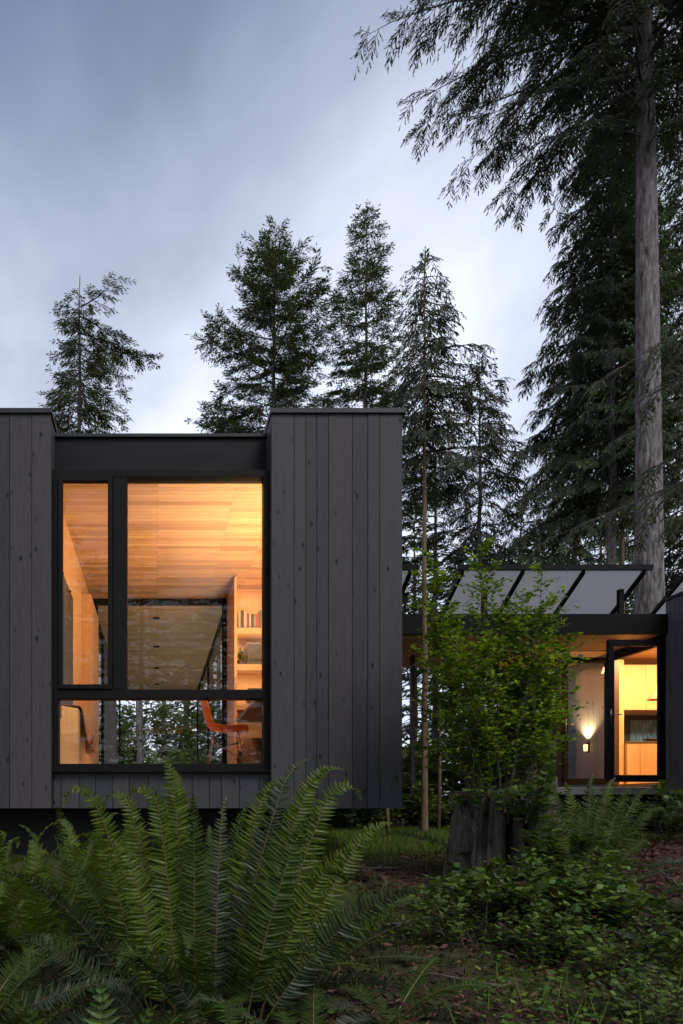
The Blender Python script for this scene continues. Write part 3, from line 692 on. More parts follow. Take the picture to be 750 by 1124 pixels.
me = bpy.data.meshes.new('ground'); me.from_pydata(V.tolist(), [], Fq.tolist()); me.shade_smooth()
m, nt = new_mat('forest_floor'); v = objvec(nt)
n1 = noise(nt, v, 1.1, 5); n2 = noise(nt, v, 14, 8, .7); n3 = noise(nt, v, .6, 3)
soil = ramp(nt, n2, [(.3, (.022, .014, .010)), (.55, (.050, .030, .022)), (.8, (.085, .050, .036))])
moss = ramp(nt, n2, [(.3, (.035, .045, .014)), (.7, (.075, .085, .025))])
col = mixc(nt, ramp(nt, n1, [(.38, (0, 0, 0)), (.54, (1, 1, 1))]), soil, moss)
# dry mulch to the right, grass soil towards the house
sep = nt.nodes.new('ShaderNodeSeparateXYZ'); nt.links.new(v, sep.inputs[0])
mr = N(nt, 'ShaderNodeMapRange'); mr.inputs[1].default_value = 2.6; mr.inputs[2].default_value = 3.6; nt.links.new(sep.outputs[0], mr.inputs[0])
col = mixc(nt, mr.outputs[0], col, ramp(nt, n2, [(.3, (.035, .017, .013)), (.6, (.085, .042, .033)), (.8, (.13, .07, .055))]))
out(nt, bsdf(nt, col, .95, n2, .8, .03, spec=.15)); me.materials.append(m)
tag(link(bpy.data.objects.new('ground', me)), kind='structure')
def gzf(x, y): return float(gz(x, y))

# ================================================================== ferns
def frond_quads(base, az, L, el0, bend, curl, pl, rg, twist=0, side=0.0, npair=56, face=None):
    n = 26; P = [np.array(base, float)]; a = az; s_ = np.linspace(0, 1, n)
    for k in range(n - 1):
        s = (k + .5) / (n - 1); e = el0 - bend * s ** 1.5 - curl * max(0, (s - .82) / .18) ** 1.4
        a += side / n
        P.append(P[-1] + np.array([math.cos(a) * math.cos(e), math.sin(a) * math.cos(e), math.sin(e)]) * L / (n - 1))
    P = np.array(P)
    s = np.linspace(.14, .995, npair); T = tangents(P, s); C = polyinterp(P, s)
    hz = np.array([-math.sin(az), math.cos(az), 0.]) if face is None else np.array(face, float); S = nrm(hz - T * (T @ hz)[:, None]); Nn = np.cross(T, S) * -1
    tw = twist * (.3 + .7 * s); S2 = S * np.cos(tw)[:, None] + Nn * np.sin(tw)[:, None]; N2 = np.cross(S2, T)
    ln = pl * np.interp(s, [0, .14, .25, .45, .7, .88, 1], [.3, .62, .9, 1, .72, .36, .05])
    quads = []
    u = np.array([0, .06, .3, .6, .85, 1.0]); wv = np.array([.35, .9, 1.0, .74, .38, .04]); hw = L / npair * .40
    for sd in (1, -1):
        lj = ln * rg.uniform(.88, 1.06, npair) * np.where(rg.uniform(size=npair) < .05, rg.uniform(.1, .7, npair), 1); aj = np.radians(rg.normal(16, 5, npair))
        D = nrm(S2 * (sd * np.cos(aj))[:, None] + T * np.sin(aj)[:, None] + N2 * rg.normal(.05, .12, npair)[:, None])
        sick = rg.normal(.10, .04, npair); drp = rg.normal(.16, .08, npair)
        cen = C[:, None] + D[:, None] * (lj[:, None] * u)[..., None] + T[:, None] * ((sick * lj)[:, None] * u ** 2)[..., None] - N2[:, None] * ((drp * lj)[:, None] * u ** 2)[..., None]
        rollj = rg.normal(0, .28, npair); W = T * np.cos(rollj)[:, None] + N2 * np.sin(rollj)[:, None]
        off = W[:, None] * (hw * wv)[None, :, None]; up = N2[:, None] * (hw * wv * .35)[None, :, None]
        A, B = cen + off + up, cen - off + up
        for e1, e2 in ((A, cen), (cen, B)):
            quads.append(np.stack([e1[:, :-1], e1[:, 1:], e2[:, 1:], e2[:, :-1]], 2).reshape(-1, 4, 3))
    r0 = np.linspace(.0045, .0012, n) * (L / 1.2) ** .5
    rach = strips(P[:-1], P[1:], r0[:-1], r0[1:])
    return np.concatenate(quads), rach
def frond(root, base, az, L, el0, bend, curl, pl, rg, mat, twist=0, side=0, npair=56, face=None):
    q, r = frond_quads(base, az, L, el0, bend, curl, pl, rg, twist, side, npair, face)
    return quadmesh('frond', [(q, mat), (r, 'rachis')], root)
def fern(label, x, y, n, L, seed, mats, el=(18, 84), pl=.11, curl=.9, group='sword ferns in the undergrowth', extra=(), npair=56, azr=(0, 360)):
    rg = np.random.default_rng(seed); b = (x, y, gzf(x, y) - .02)
    root = thing('sword_fern', label, 'fern', b, group)
    for i in range(n):
        az = azr[0] + (azr[1] - azr[0]) * ((i * .618) % 1) + rg.normal(0, 9)
        e = el[0] + (el[1] - el[0]) * ((i + .5) / n); e += rg.normal(0, 4)
        bs = (x + .05 * math.cos(R(az)), y + .05 * math.sin(R(az)), b[2])
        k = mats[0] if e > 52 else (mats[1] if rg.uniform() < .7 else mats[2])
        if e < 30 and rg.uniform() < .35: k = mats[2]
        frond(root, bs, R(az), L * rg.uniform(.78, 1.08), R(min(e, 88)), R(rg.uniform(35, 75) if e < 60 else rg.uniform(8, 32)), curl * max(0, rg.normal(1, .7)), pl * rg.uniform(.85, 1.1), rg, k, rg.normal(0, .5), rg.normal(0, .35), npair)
    for (az, Lf, e, bend, cu, tw, k, sd) in extra:
        frond(root, (x + .04 * math.cos(R(az)), y + .04 * math.sin(R(az)), b[2]), R(az), Lf, R(e), R(bend), cu, pl, rg, k, tw, sd, npair)
    return root
G, D_, S_ = 'fern', 'fern_dark', 'fern_grey'
# the great fern: extra = hand placed fronds (azimuth, length, elevation, bend, tip curl, twist, material, sideways drift)
def placed(root, rows, d0, rg, npair=None):
    """fronds grown from a spot of the root crown to a tip: (tip x, tip z, tip y, base x, base y, bend, tip curl, pinna length, material, turn)"""
    for (tx_, tz_, ty_, bx_, by_, bend, cu, pl, k, turn) in rows:
        b = np.array([bx_, by_, gzf(bx_, by_) + .02]); c = np.array([tx_, ty_, tz_]) - b; L = np.linalg.norm(c); ch = math.asin(c[2] / L); az = math.atan2(c[1], c[0])
        t = c / L; f = np.array([-t[2], rg.normal(0, .25), t[0]]); f = f if f[0] * -math.sin(az) + f[1] * math.cos(az) >= 0 else -f
        sdv = rg.normal(0, .22)
        frond(root, b, az - sdv * .4, L * (1.02 + .12 * R(bend) ** 2 + .03 * cu), ch + R(bend) * .42 + cu * .03, R(bend), cu, pl, rg, k, turn, sdv, npair or max(40, int(58 * L / 1.1)), face=f)
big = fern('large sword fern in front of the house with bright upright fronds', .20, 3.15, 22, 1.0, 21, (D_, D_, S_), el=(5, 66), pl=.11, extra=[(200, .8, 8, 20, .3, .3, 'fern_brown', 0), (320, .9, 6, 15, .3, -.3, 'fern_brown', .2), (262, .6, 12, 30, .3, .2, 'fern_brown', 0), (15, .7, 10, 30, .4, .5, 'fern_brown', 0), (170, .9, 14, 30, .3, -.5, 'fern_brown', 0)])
def q_(tp, ty, bp, d, bd, bend, cu, pl, k, turn=0): return ((tp - 173) * d / 749, (886 - ty) * d / 749, d, (bp - 173) * bd / 749, bd, bend, cu, pl, k, turn)
placed(big, [q_(184, 836, 206, 3.15, 3.15, 5, .3, .135, G), q_(145, 866, 192, 3.1, 3.1, 12, 2.6, .105, G, .3), q_(66, 872, 168, 3.2, 3.15, 22, 2.9, .09, G, .4), q_(92, 915, 160, 3.0, 3.05, 12, 1.8, .10, G), q_(118, 872, 178, 3.3, 3.2, 14, 2.4, .10, G, -.2),
    q_(246, 880, 236, 3.2, 3.15, 5, .4, .085, S_), q_(331, 836, 246, 3.2, 3.15, 10, .9, .105, S_, .5), q_(352, 848, 258, 3.1, 3.1, 8, .6, .125, G), q_(366, 842, 272, 3.2, 3.15, 12, 1.6, .11, G, .2), q_(394, 866, 286, 3.15, 3.1, 16, 2.6, .11, G, -.3), q_(300, 858, 240, 3.25, 3.2, 8, .8, .12, G),
    q_(163, 868, 200, 3.25, 3.2, 4, 1.6, .11, D_), q_(212, 880, 214, 3.0, 3.05, 6, .5, .10, D_), q_(196, 850, 200, 3.3, 3.2, 6, 1.2, .11, G, .3), q_(270, 885, 232, 3.3, 3.2, 6, .6, .10, D_, .2), q_(425, 905, 296, 3.1, 3.1, 18, 1.0, .10, G, .3), q_(340, 900, 268, 2.95, 3.0, 10, .6, .12, D_), q_(130, 925, 185, 3.0, 3.05, 8, .8, .11, G, -.2),
    q_(452, 984, 285, 2.85, 3.0, 38, .3, .125, S_), q_(14, 962, 170, 2.9, 3.05, 26, .5, .10, S_, .3), q_(24, 1036, 165, 2.75, 3.0, 26, .4, .09, S_), q_(106, 1062, 230, 2.55, 2.95, 62, .5, .075, S_, .4), q_(430, 1010, 290, 3.2, 3.1, 30, .4, .11, D_), q_(382, 935, 282, 3.0, 3.05, 22, .6, .12, G), q_(60, 940, 170, 3.1, 3.1, 18, 1.0, .10, D_)], 3.1, np.random.default_rng(77))
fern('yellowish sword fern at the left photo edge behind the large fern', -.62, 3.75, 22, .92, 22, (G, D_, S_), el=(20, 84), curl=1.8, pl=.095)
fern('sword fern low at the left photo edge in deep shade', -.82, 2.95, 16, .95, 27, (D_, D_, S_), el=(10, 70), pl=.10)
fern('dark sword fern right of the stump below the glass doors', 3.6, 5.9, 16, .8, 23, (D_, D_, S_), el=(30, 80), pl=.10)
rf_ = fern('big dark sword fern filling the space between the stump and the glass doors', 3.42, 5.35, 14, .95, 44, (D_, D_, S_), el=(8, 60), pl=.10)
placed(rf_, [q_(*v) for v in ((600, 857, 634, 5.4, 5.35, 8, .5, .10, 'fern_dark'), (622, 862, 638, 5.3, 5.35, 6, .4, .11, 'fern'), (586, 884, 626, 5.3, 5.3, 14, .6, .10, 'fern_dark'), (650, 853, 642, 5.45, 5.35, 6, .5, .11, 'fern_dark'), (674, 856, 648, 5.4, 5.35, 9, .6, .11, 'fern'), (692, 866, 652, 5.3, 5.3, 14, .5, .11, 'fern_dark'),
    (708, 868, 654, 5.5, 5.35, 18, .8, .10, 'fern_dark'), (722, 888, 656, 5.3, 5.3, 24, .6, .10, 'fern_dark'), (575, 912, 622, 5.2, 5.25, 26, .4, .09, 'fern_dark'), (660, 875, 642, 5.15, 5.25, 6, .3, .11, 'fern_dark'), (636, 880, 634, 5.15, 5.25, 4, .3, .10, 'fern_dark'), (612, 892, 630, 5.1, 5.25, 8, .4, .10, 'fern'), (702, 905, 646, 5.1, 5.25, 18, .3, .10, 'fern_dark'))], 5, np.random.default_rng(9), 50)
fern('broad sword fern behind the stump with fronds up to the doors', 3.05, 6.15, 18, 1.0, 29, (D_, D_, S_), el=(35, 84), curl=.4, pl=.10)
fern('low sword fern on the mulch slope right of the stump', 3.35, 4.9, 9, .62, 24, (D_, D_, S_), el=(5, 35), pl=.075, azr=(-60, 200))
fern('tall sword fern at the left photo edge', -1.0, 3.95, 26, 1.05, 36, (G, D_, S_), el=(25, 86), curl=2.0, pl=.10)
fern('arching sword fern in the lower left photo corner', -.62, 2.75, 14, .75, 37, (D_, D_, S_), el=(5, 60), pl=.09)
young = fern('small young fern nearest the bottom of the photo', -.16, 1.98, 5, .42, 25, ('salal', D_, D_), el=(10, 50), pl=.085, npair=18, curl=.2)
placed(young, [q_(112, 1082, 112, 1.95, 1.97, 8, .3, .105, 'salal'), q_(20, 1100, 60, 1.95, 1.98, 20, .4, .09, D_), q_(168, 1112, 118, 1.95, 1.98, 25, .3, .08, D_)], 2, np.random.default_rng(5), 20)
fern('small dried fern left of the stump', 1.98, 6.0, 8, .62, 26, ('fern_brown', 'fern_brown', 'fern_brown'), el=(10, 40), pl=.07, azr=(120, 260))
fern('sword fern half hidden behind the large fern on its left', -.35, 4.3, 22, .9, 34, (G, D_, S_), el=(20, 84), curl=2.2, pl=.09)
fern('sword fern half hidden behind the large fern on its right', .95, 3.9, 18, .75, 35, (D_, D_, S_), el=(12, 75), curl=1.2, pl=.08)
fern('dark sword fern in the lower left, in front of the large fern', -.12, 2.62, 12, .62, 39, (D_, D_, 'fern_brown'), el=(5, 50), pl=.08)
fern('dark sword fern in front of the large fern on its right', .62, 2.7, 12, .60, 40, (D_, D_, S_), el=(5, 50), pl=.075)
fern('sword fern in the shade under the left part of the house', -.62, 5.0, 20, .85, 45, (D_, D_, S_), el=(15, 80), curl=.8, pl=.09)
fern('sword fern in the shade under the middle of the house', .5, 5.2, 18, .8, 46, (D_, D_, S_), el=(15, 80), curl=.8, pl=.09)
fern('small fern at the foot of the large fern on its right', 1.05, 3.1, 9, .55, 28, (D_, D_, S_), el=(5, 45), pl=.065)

# ================================================================== stump
st = thing('tree_stump', 'old furrowed tree stump overgrown with leaves', 'stump', (3.0, 5.85, -.7))
rg = np.random.default_rng(4); na, nz_ = 120, 26; vs = []; fs = []
ang = np.linspace(0, 2 * math.pi, na, endpoint=False)
fur = sum(a * np.sin(k * ang + p) for k, a, p in ((2, .05, .9), (3, .06, .4), (5, .05, 2), (8, .04, 1), (13, .028, 5), (21, .018, 3), (34, .010, 1)))
crack = -.26 * np.exp(-((ang - 4.72) / .10) ** 2) - .14 * np.exp(-((ang - 4.25) / .06) ** 2) - .16 * np.exp(-((ang - 5.25) / .07) ** 2) - .10 * np.exp(-((ang - 3.8) / .05) ** 2)
top = .02 + .10 * np.sin(2 * ang + 1) + .06 * np.sin(7 * ang) + rg.normal(0, .05, na) + .10 * np.maximum(0, np.sin(11 * ang)) - .12 * np.exp(-((ang - 3.4) / .3) ** 2)
for j in range(nz_):
    t = j / (nz_ - 1)
    for i in range(na):
        r = .365 * (1.26 - .42 * t ** .6 + .10 * t) + fur[i] * (1 - .2 * t) + crack[i] * (.4 + .6 * t) + rg.normal(0, .006)
        vs.append((3.0 + r * math.cos(ang[i]), 5.85 + r * math.sin(ang[i]), -.85 + t * (.80 + top[i])))
for j in range(nz_ - 1):
    for i in range(na): fs.append((j * na + i, j * na + (i + 1) % na, (j + 1) * na + (i + 1) % na, (j + 1) * na + i))
b0 = len(vs)
for i in range(na): v_ = vs[(nz_ - 1) * na + i]; vs.append((3.0 + (v_[0] - 3.0) * .7, 5.85 + (v_[1] - 5.85) * .7, v_[2] - .16))
for i in range(na): fs.append(((nz_ - 1) * na + i, (nz_ - 1) * na + (i + 1) % na, b0 + (i + 1) % na, b0 + i))
fs.append(tuple(range(b0, b0 + na)))
MB().add(vs, fs).build('wood', 'stump', st)

# ================================================================== leafy plants
def leafy(name, label, cat, base, stems, H, leaf, mat, seed, lean=.5, spreadr=.06, twigs=9, per=12, group=None, bare=.3, stemmat='twig', droop=.3, wide=.34, flat=.6, rad=.006, targets=None):
    rg = np.random.default_rng(seed); root = thing(name, label, cat, base, group); BL, TW = [], []
    for i in range(stems):
        az = rg.uniform(0, 2 * math.pi)
        if targets: az, h, ln = targets[i % len(targets)]; az = R(az) + rg.normal(0, .1); h *= rg.uniform(.95, 1.03)
        else: h = H * rg.uniform(.6, 1.05); ln = lean * rg.uniform(.2, 1.2)
        p0 = np.array(base) + [spreadr * math.cos(az) * rg.uniform(.2, 1), spreadr * math.sin(az) * rg.uniform(.2, 1), 0]
        n = 12; P = [p0]
        for k in range(n):
            s = (k + .5) / n; st_ = ln * (.35 + .9 * s) * (1 - .55 * s * (1 if targets else 0))
            d = np.array([math.cos(az) * st_, math.sin(az) * st_, 1 - droop * s * st_]) + rg.normal(0, .10, 3)
            d /= np.linalg.norm(d); P.append(P[-1] + d * h / n)
        P = np.array(P); r = np.linspace(rad * (h / .6) ** .5, .0015, n + 1); TW.append(strips(P[:-1], P[1:], r[:-1], r[1:]))
        m = max(4, int(twigs * h)); ss = np.sort(rg.uniform(bare, 1, m)); ss[-1] = 1
        st0 = polyinterp(P, ss); T = tangents(P, ss)
        a2 = rg.uniform(0, 2 * math.pi, m); el = rg.normal(.25, .3, m)
        tl = np.minimum(.10 + .36 * h * (1.05 - ss) * np.interp(ss, [0, bare, bare + .2, 1], [.3, .6, 1, 1]), .6) * rg.uniform(.6, 1.2, m)
        Dv = nrm(np.stack([np.cos(a2) * np.cos(el), np.sin(a2) * np.cos(el), np.sin(el)], -1) + T * .55)
        TW.append(strips(st0, st0 + Dv * tl[:, None], np.full(m, .0022), np.full(m, .0008)))
        K = per; q = (np.arange(K) + .6) / K
        sagv = np.array([0, 0, -1.]) * .12
        pos = st0[:, None] + Dv[:, None] * (q * tl[:, None])[..., None] + sagv * ((q ** 2) * tl[:, None])[..., None]
        side = nrm(np.cross(Dv, UP + rg.normal(0, .2, (m, 3)))); sg = np.where(np.arange(K) % 2 == 0, 1., -1.)[None, :, None]
        ld = Dv[:, None] * .55 + side[:, None] * sg * .85 + rg.normal(0, .25, (m, K, 3)); ld[..., 2] *= flat
        pos = pos + rg.normal(0, .01 + .02 * tl[:, None, None], (m, K, 3))
        lsd = np.cross(nrm(ld), np.array([0, 0, 1.]) + rg.normal(0, .38, (m, K, 3)))
        L_ = leaf * rg.uniform(.6, 1.25, (m, K)); BL.append(blades(pos, ld, lsd, L_, L_ * wide, .18, .42))
    quadmesh('stems', [(np.concatenate(TW), stemmat)], root)
    quadmesh('foliage', [(np.concatenate(BL), mat)], root)
    return root
# tall huckleberry growing on the stump: one entry per main stem (azimuth, height, lean)
tg = [(178, 2.45, .26), (100, 2.5, .10), (2, 2.3, .26), (160, 1.5, .2), (20, 1.4, .2), (210, 1.3, .5), (-20, 1.3, .5), (180, 1.9, .14), (172, 1.9, .36), (95, 2.35, .04), (60, 1.8, .10), (0, 1.9, .10), (4, 1.7, .32), (200, 1.6, .46), (-10, 1.6, .42), (270, 1.7, .18), (330, 1.8, .24), (150, 1.7, .30), (20, 2.0, .22),
      (185, 1.5, .55), (-5, 1.5, .50), (240, 1.6, .35), (300, 1.6, .33), (90, 1.7, .3), (175, 1.8, .42), (5, 1.75, .42)]
leafy('huckleberry_shrub', 'tall airy green shrub growing out of the old stump', 'shrub', (2.90, 5.85, -.15), 26, 2.3, .05, 'shrub', 41, spreadr=.26, twigs=19, per=17, bare=.24, targets=tg, rad=.007, stemmat='twig')
leafy('salal', 'bright broad leaved plant growing on top of the stump', 'plant', (2.84, 5.48, -.13), 16, .40, .085, 'salal', 42, lean=.9, spreadr=.22, twigs=16, per=5, bare=.15, group='leafy plants round the stump')
leafy('salal', 'bright broad leaved plant at the right shoulder of the stump', 'plant', (3.12, 5.35, -.45), 9, .42, .085, 'salal', 43, lean=1.0, spreadr=.12, twigs=14, per=5, bare=.2, group='leafy plants round the stump')
for k, (x, y, n, h, lf, mt, lab) in enumerate((
    (2.35, 4.75, 30, .38, .062, 'salal_dark', 'leafy bramble in front of the stump on its left'),
    (2.72, 4.55, 36, .38, .066, 'salal_dark', 'dense leafy bramble directly in front of the stump'),
    (3.00, 4.35, 28, .36, .070, 'salal_dark', 'leafy bramble right of centre in front of the stump'),
    (2.02, 4.05, 24, .36, .050, 'salal_dark', 'small leaved bramble nearest the path of bare soil'),
    (2.55, 3.85, 26, .30, .050, 'salal_dark', 'low bramble nearest the camera below the stump'),
    (2.50, 5.0, 12, .34, .10, 'salal', 'bramble with large pale leaves against the stump bark'))):
    leafy('bramble', lab, 'plant', (x, y, gzf(x, y) - .02), n, h, lf, mt, 50 + k, lean=1.1, spreadr=.30, twigs=22, per=7, bare=.1, group='leafy plants round the stump')
fern('sword fern at the lower right edge of the bramble', 2.95, 3.7, 12, .6, 38, (D_, D_, S_), el=(8, 55), pl=.07)
leafy('bramble', 'taller bramble between the stump and the right fern', 'plant', (3.0, 5.0, gzf(3.0, 5.0) - .02), 22, .48, .06, 'salal_dark', 58, lean=.9, spreadr=.22, twigs=20, per=7, bare=.15, group='leafy plants round the stump')
leafy('bramble', 'small leafed plant in the lower right photo corner', 'plant', (2.35, 3.05, gzf(2.35, 3.05) - .02), 30, .24, .036, 'salal_dark', 59, lean=1.2, spreadr=.32, twigs=30, per=7, bare=.1, group='leafy plants round the stump')
leafy('salal', 'bright green bush at the right photo edge below the grey wall', 'shrub', (5.65, 7.25, gzf(5.65, 7.25)), 26, .62, .075, 'salal', 60, lean=.9, spreadr=.3, twigs=16, per=7, bare=.15, group='leafy plants round the stump')
# garden beyond the walkway
hz_ = [(3.2, 12.2, 1.0, 'hedge', 'low pale bush beyond the house corner'), (4.0, 14.6, 2.0, 'hedge', 'pale green rhododendron behind the tall shrub on its left'), (5.6, 15.2, 2.15, 'hedge', 'pale green rhododendron behind the tall shrub'),
       (7.2, 15.0, 2.0, 'hedge', 'pale green rhododendron left of the glass doors'), (8.9, 16.5, 2.2, 'hedge', 'pale green rhododendron beyond the timber post')]
for k, (x, y, h, mt, lab) in enumerate(hz_):
    leafy('rhododendron', lab, 'shrub', (x, y, gzf(x, y)), 34, h, .16, mt, 70 + k, lean=.55, spreadr=.5, twigs=9, per=9, bare=.1, group='bushes beyond the walkway')
for k, (x, y, h, mt, lab) in enumerate(((2.9, 11.2, .75, 'bluegreen', 'blue green bush under the corner of the house box'), (3.55, 11.6, .8, 'salal_dark', 'dark green bush beside the blue green one'), (2.3, 12.0, .7, 'salal_dark', 'dark bush in the shade below the house box'), (4.7, 11.6, .8, 'salal_dark', 'dark bush behind the thin hemlock trunk'))):
    leafy('garden_bush', lab, 'shrub', (x, y, gzf(x, y)), 26, h, .12, mt, 80 + k, lean=.9, spreadr=.35, twigs=12, per=8, bare=.1, group='bushes beyond the walkway')
# shrubs seen through the glass walkway
for k, (x, y, h) in enumerate(((-2.3, 22.5, 2.2), (-.8, 23.5, 2.0), (.6, 22.8, 2.2), (2.0, 24.0, 2.6), (-1.5, 25.2, 4.2), (1.2, 25.5, 4.4), (3.4, 26, 4.2))):
    leafy('garden_bush', ('pale bush seen through the window, %s' % ('far left', 'left of the middle trunk', 'right of the middle trunk', 'behind the chair', 'tall and behind the left ones', 'tall and behind the right ones', 'tallest and farthest right')[k]), 'shrub', (x, y, gzf(x, y)), 46, h, .17, 'hedge', 90 + k, lean=.5, spreadr=.7, twigs=8, per=9, bare=.05, group='bushes seen through the window')

# fallen twigs
for k, (x, y, az, L, lab) in enumerate(((1.45, 4.6, 20, .55, 'grey fallen branch on bare soil left of the bramble'), (1.75, 3.4, 150, .5, 'thin fallen branch in the grass near the camera'), (4.1, 5.3, 70, .7, 'fallen branch on the reddish mulch slope'), (1.95, 6.6, -10, .45, 'short fallen branch on soil left of the stump'))):
    t = thing('fallen_branch', lab, 'branch', (x, y, gzf(x, y)), 'fallen branches'); pts = []; rb = random.Random(k)
    for q in range(6):
        xx = x + L * q / 5 * math.cos(R(az)) + rb.uniform(-.015, .015); yy = y + L * q / 5 * math.sin(R(az)) + rb.uniform(-.015, .015); pts.append((xx, yy, gzf(xx, yy) + .018 + rb.uniform(0, .015)))
    mb = MB().tube(pts, [.012, .011, .010, .008, .006, .003], 7); a_ = Vector(pts[2]); mb.tube([a_, a_ + Vector((math.cos(R(az + 45)), math.sin(R(az + 45)), .25)) * L * .3], [.006, .002], 6)
    mb.build('stem', 'bark_dark', t, smooth=True)
# ================================================================== grass, litter, low cover (nobody could count these)
rg = np.random.default_rng(8)
def scatter(n, xr, yr, keep=None):
    x = rg.uniform(*xr, n); y = rg.uniform(*yr, n)
    if keep is not None: k = keep(x, y); x, y = x[k], y[k]
    return np.stack([x, y, gz(x, y)], -1)
nz = lambda x, y: .5 + .25 * (np.sin(x * 2.3 + y * 1.1) + np.sin(y * 3.1 - x * 1.7 + 2)) 
P = np.concatenate([scatter(26000, (1.2, 5.6), (7.2, 11.5), lambda x, y: rg.uniform(size=x.shape) < np.clip((y - 6.9) / .9, .0, 1)),
                    scatter(9000, (.9, 3.6), (2.4, 7.2), lambda x, y: rg.uniform(size=x.shape) < nz(x, y) ** 4 * .35)])
n = len(P); hgt = np.where(P[:, 1] > 7.2, rg.uniform(.06, .16, n), rg.uniform(.04, .20, n)); D = rg.normal(0, .35, (n, 3)) + [0, 0, 1]
B = blades(P, D, rg.normal(0, 1, (n, 3)) * [1, 1, .1], hgt, rg.uniform(.0025, .005, n), .1, .35)
tag(quadmesh('grass', [(B, 'grass')], None), kind='stuff')
P = np.concatenate([scatter(42000, (.5, 4.4), (2.0, 7.6), lambda x, y: rg.uniform(size=x.shape) < np.clip(1.9 * nz(x * .8 + 3, y * .9) - .35, 0, 1) * np.clip(3.9 - x, 0, 1)), scatter(9000, (-1.8, .8), (2.0, 5.5))])
n = len(P); D = rg.normal(0, .7, (n, 3)) + [0, 0, .7]
tag(quadmesh('moss', [(blades(P, D, rg.normal(0, 1, (n, 3)), rg.uniform(.012, .042, n), rg.uniform(.003, .006, n), .1, .4), 'moss')], None), kind='stuff')
P = np.concatenate([scatter(15000, (2.6, 6.5), (4.2, 8.6)), scatter(5000, (.9, 2.6), (3.0, 7.2), lambda x, y: rg.uniform(size=x.shape) < .25 + .75 * (nz(x + 1, y) > .6)), scatter(3500, (-1.4, 1.0), (1.8, 4.5)), scatter(2600, (.3, 4.2), (2.0, 4.6))])
n = len(P); P[:, 2] += rg.uniform(.002, .03, n)
D = rg.normal(0, 1, (n, 3)) * [1, 1, .25]; B = blades(P, D, rg.normal(0, 1, (n, 3)) * [1, 1, .3], rg.uniform(.02, .09, n), rg.uniform(.002, .015, n), .2, .5)
tag(quadmesh('bark_litter', [(B, 'chips')], None), kind='stuff')
P = np.concatenate([scatter(5500, (2.3, 4.6), (2.9, 4.6), lambda x, y: rg.uniform(size=x.shape) < nz(x, y) * .9), scatter(2500, (1.2, 3.2), (2.6, 5.2), lambda x, y: nz(x + 2, y + 1) > .55), scatter(1500, (-1.4, .8), (1.7, 3.2))])
n = len(P); P[:, 2] += rg.uniform(.01, .09, n); D = rg.normal(0, 1, (n, 3)) * [1, 1, .25] + [0, 0, .1]
L_ = rg.uniform(.018, .05, n); B = blades(P, D, np.cross(nrm(D), UP + rg.normal(0, .3, (n, 3))), L_, L_ * .36, .18, .42)
tag(quadmesh('ground_cover', [(B, 'salal_dark')], None), kind='stuff')
# ================================================================== trees
def tx(p, d): return (p - 173) * d / 749.0
def tz(p, d): return (886 - p) * d / 749.0
def tree(label, p, d, ptop, r, c0px, prof, nb, seed, **k):
    x = tx(p, d); g = gzf(x, d); H = tz(ptop, d) - g; c0 = (tz(c0px, d) - g) / H
    return conifer(k.pop('name', 'fir_tree'), label, (x, d, g - .05), H, r, max(.03, c0), prof, nb, seed, **k)
def side(ax, strong, weak):  # longer limbs towards one azimuth
    return lambda az, u: weak + (strong - weak) * (.5 + .5 * math.cos(az - ax))
spire = lambda L, p=.85: (lambda u: L * (1 - u) ** p + .12)
FINE = dict(deep=8.5, per_m=32, sub=.18, blade=.085, K=6, wide=.135, subfrac=.34)
MIDD = dict(deep=6, per_m=20, sub=.28, blade=.15, K=4, wide=.14, subfrac=.34)
wind = lambda az, u: (1.0 if u < .74 else (2.3 if math.cos(az + .1) > .55 else .8)) * (.75 + .25 * abs(math.cos(az)))
tree('windswept fir with a broken flat top above the left part of the house', 88, 21, 300, .16, 520, lambda u: [1.5, 1.7, 1.4, 1.0, 1.15][min(4, int(u * 5))], 84, 101, bias=wind, el=(-.2, -.12), droop=.2, upturn=.5, hmax=.95, bark='bark', group='firs behind the house', **FINE)
tree('broad round topped fir behind the house left of the tallest spire', 301, 22, 276, .17, 560, lambda u: 2.3 * math.sin(math.pi * (.16 + .80 * u)) ** .75 + .1, 100, 102, el=(-.1, .95), droop=.25, upturn=.5, group='firs behind the house', **FINE)
tree('low fir top just left of the broad fir', 240, 25, 440, .10, 640, lambda u: 1.9 * (1 - u) ** .5 + .2, 60, 112, el=(-.1, .3), droop=.2, upturn=.3, group='firs behind the house', **MIDD)
tree('tallest pointed fir directly behind the house', 402, 23, 228, .15, 640, spire(3.1, .8), 135, 103, el=(-.2, .8), droop=.25, upturn=.55, group='firs behind the house', **FINE)
tree('slender drooping hemlock with a bare pale trunk beside the house', 466, 9.9, 274, .052, 510, lambda u: .85 * (1 - u) ** .75 * (1.25 if u < .55 else 1) + .06, 84, 104, name='hemlock_tree', el=(.0, .35), droop=1.1, upturn=.55, blade=.06, sub=.12, per_m=40, K=3, droopy=.4, deep=13, subfrac=.30, wide=.15, mat='needle_blue', bark='bark_red', bias=side(0, 1.2, .65), dead=8)
DR = dict(name='hemlock_tree', droopy=.4)
tree('drooping hemlock with long side boughs left of the big trunk', 527, 19, 396, .12, 660, lambda u: 1.75 * (1 - u) ** .6 + .1, 62, 105, el=(.05, .5), droop=.9, upturn=.5, mat='needle_blue', group='hemlocks beyond the walkway', **DR, **FINE)
tree('dark fir just behind the slender hemlock', 478, 26, 470, .15, 850, lambda u: 2.0 * (1 - u) ** .6 + .3, 90, 106, el=(-.2, .4), droop=.3, upturn=.4, mat='needle_dark', group='hemlocks beyond the walkway', **MIDD)
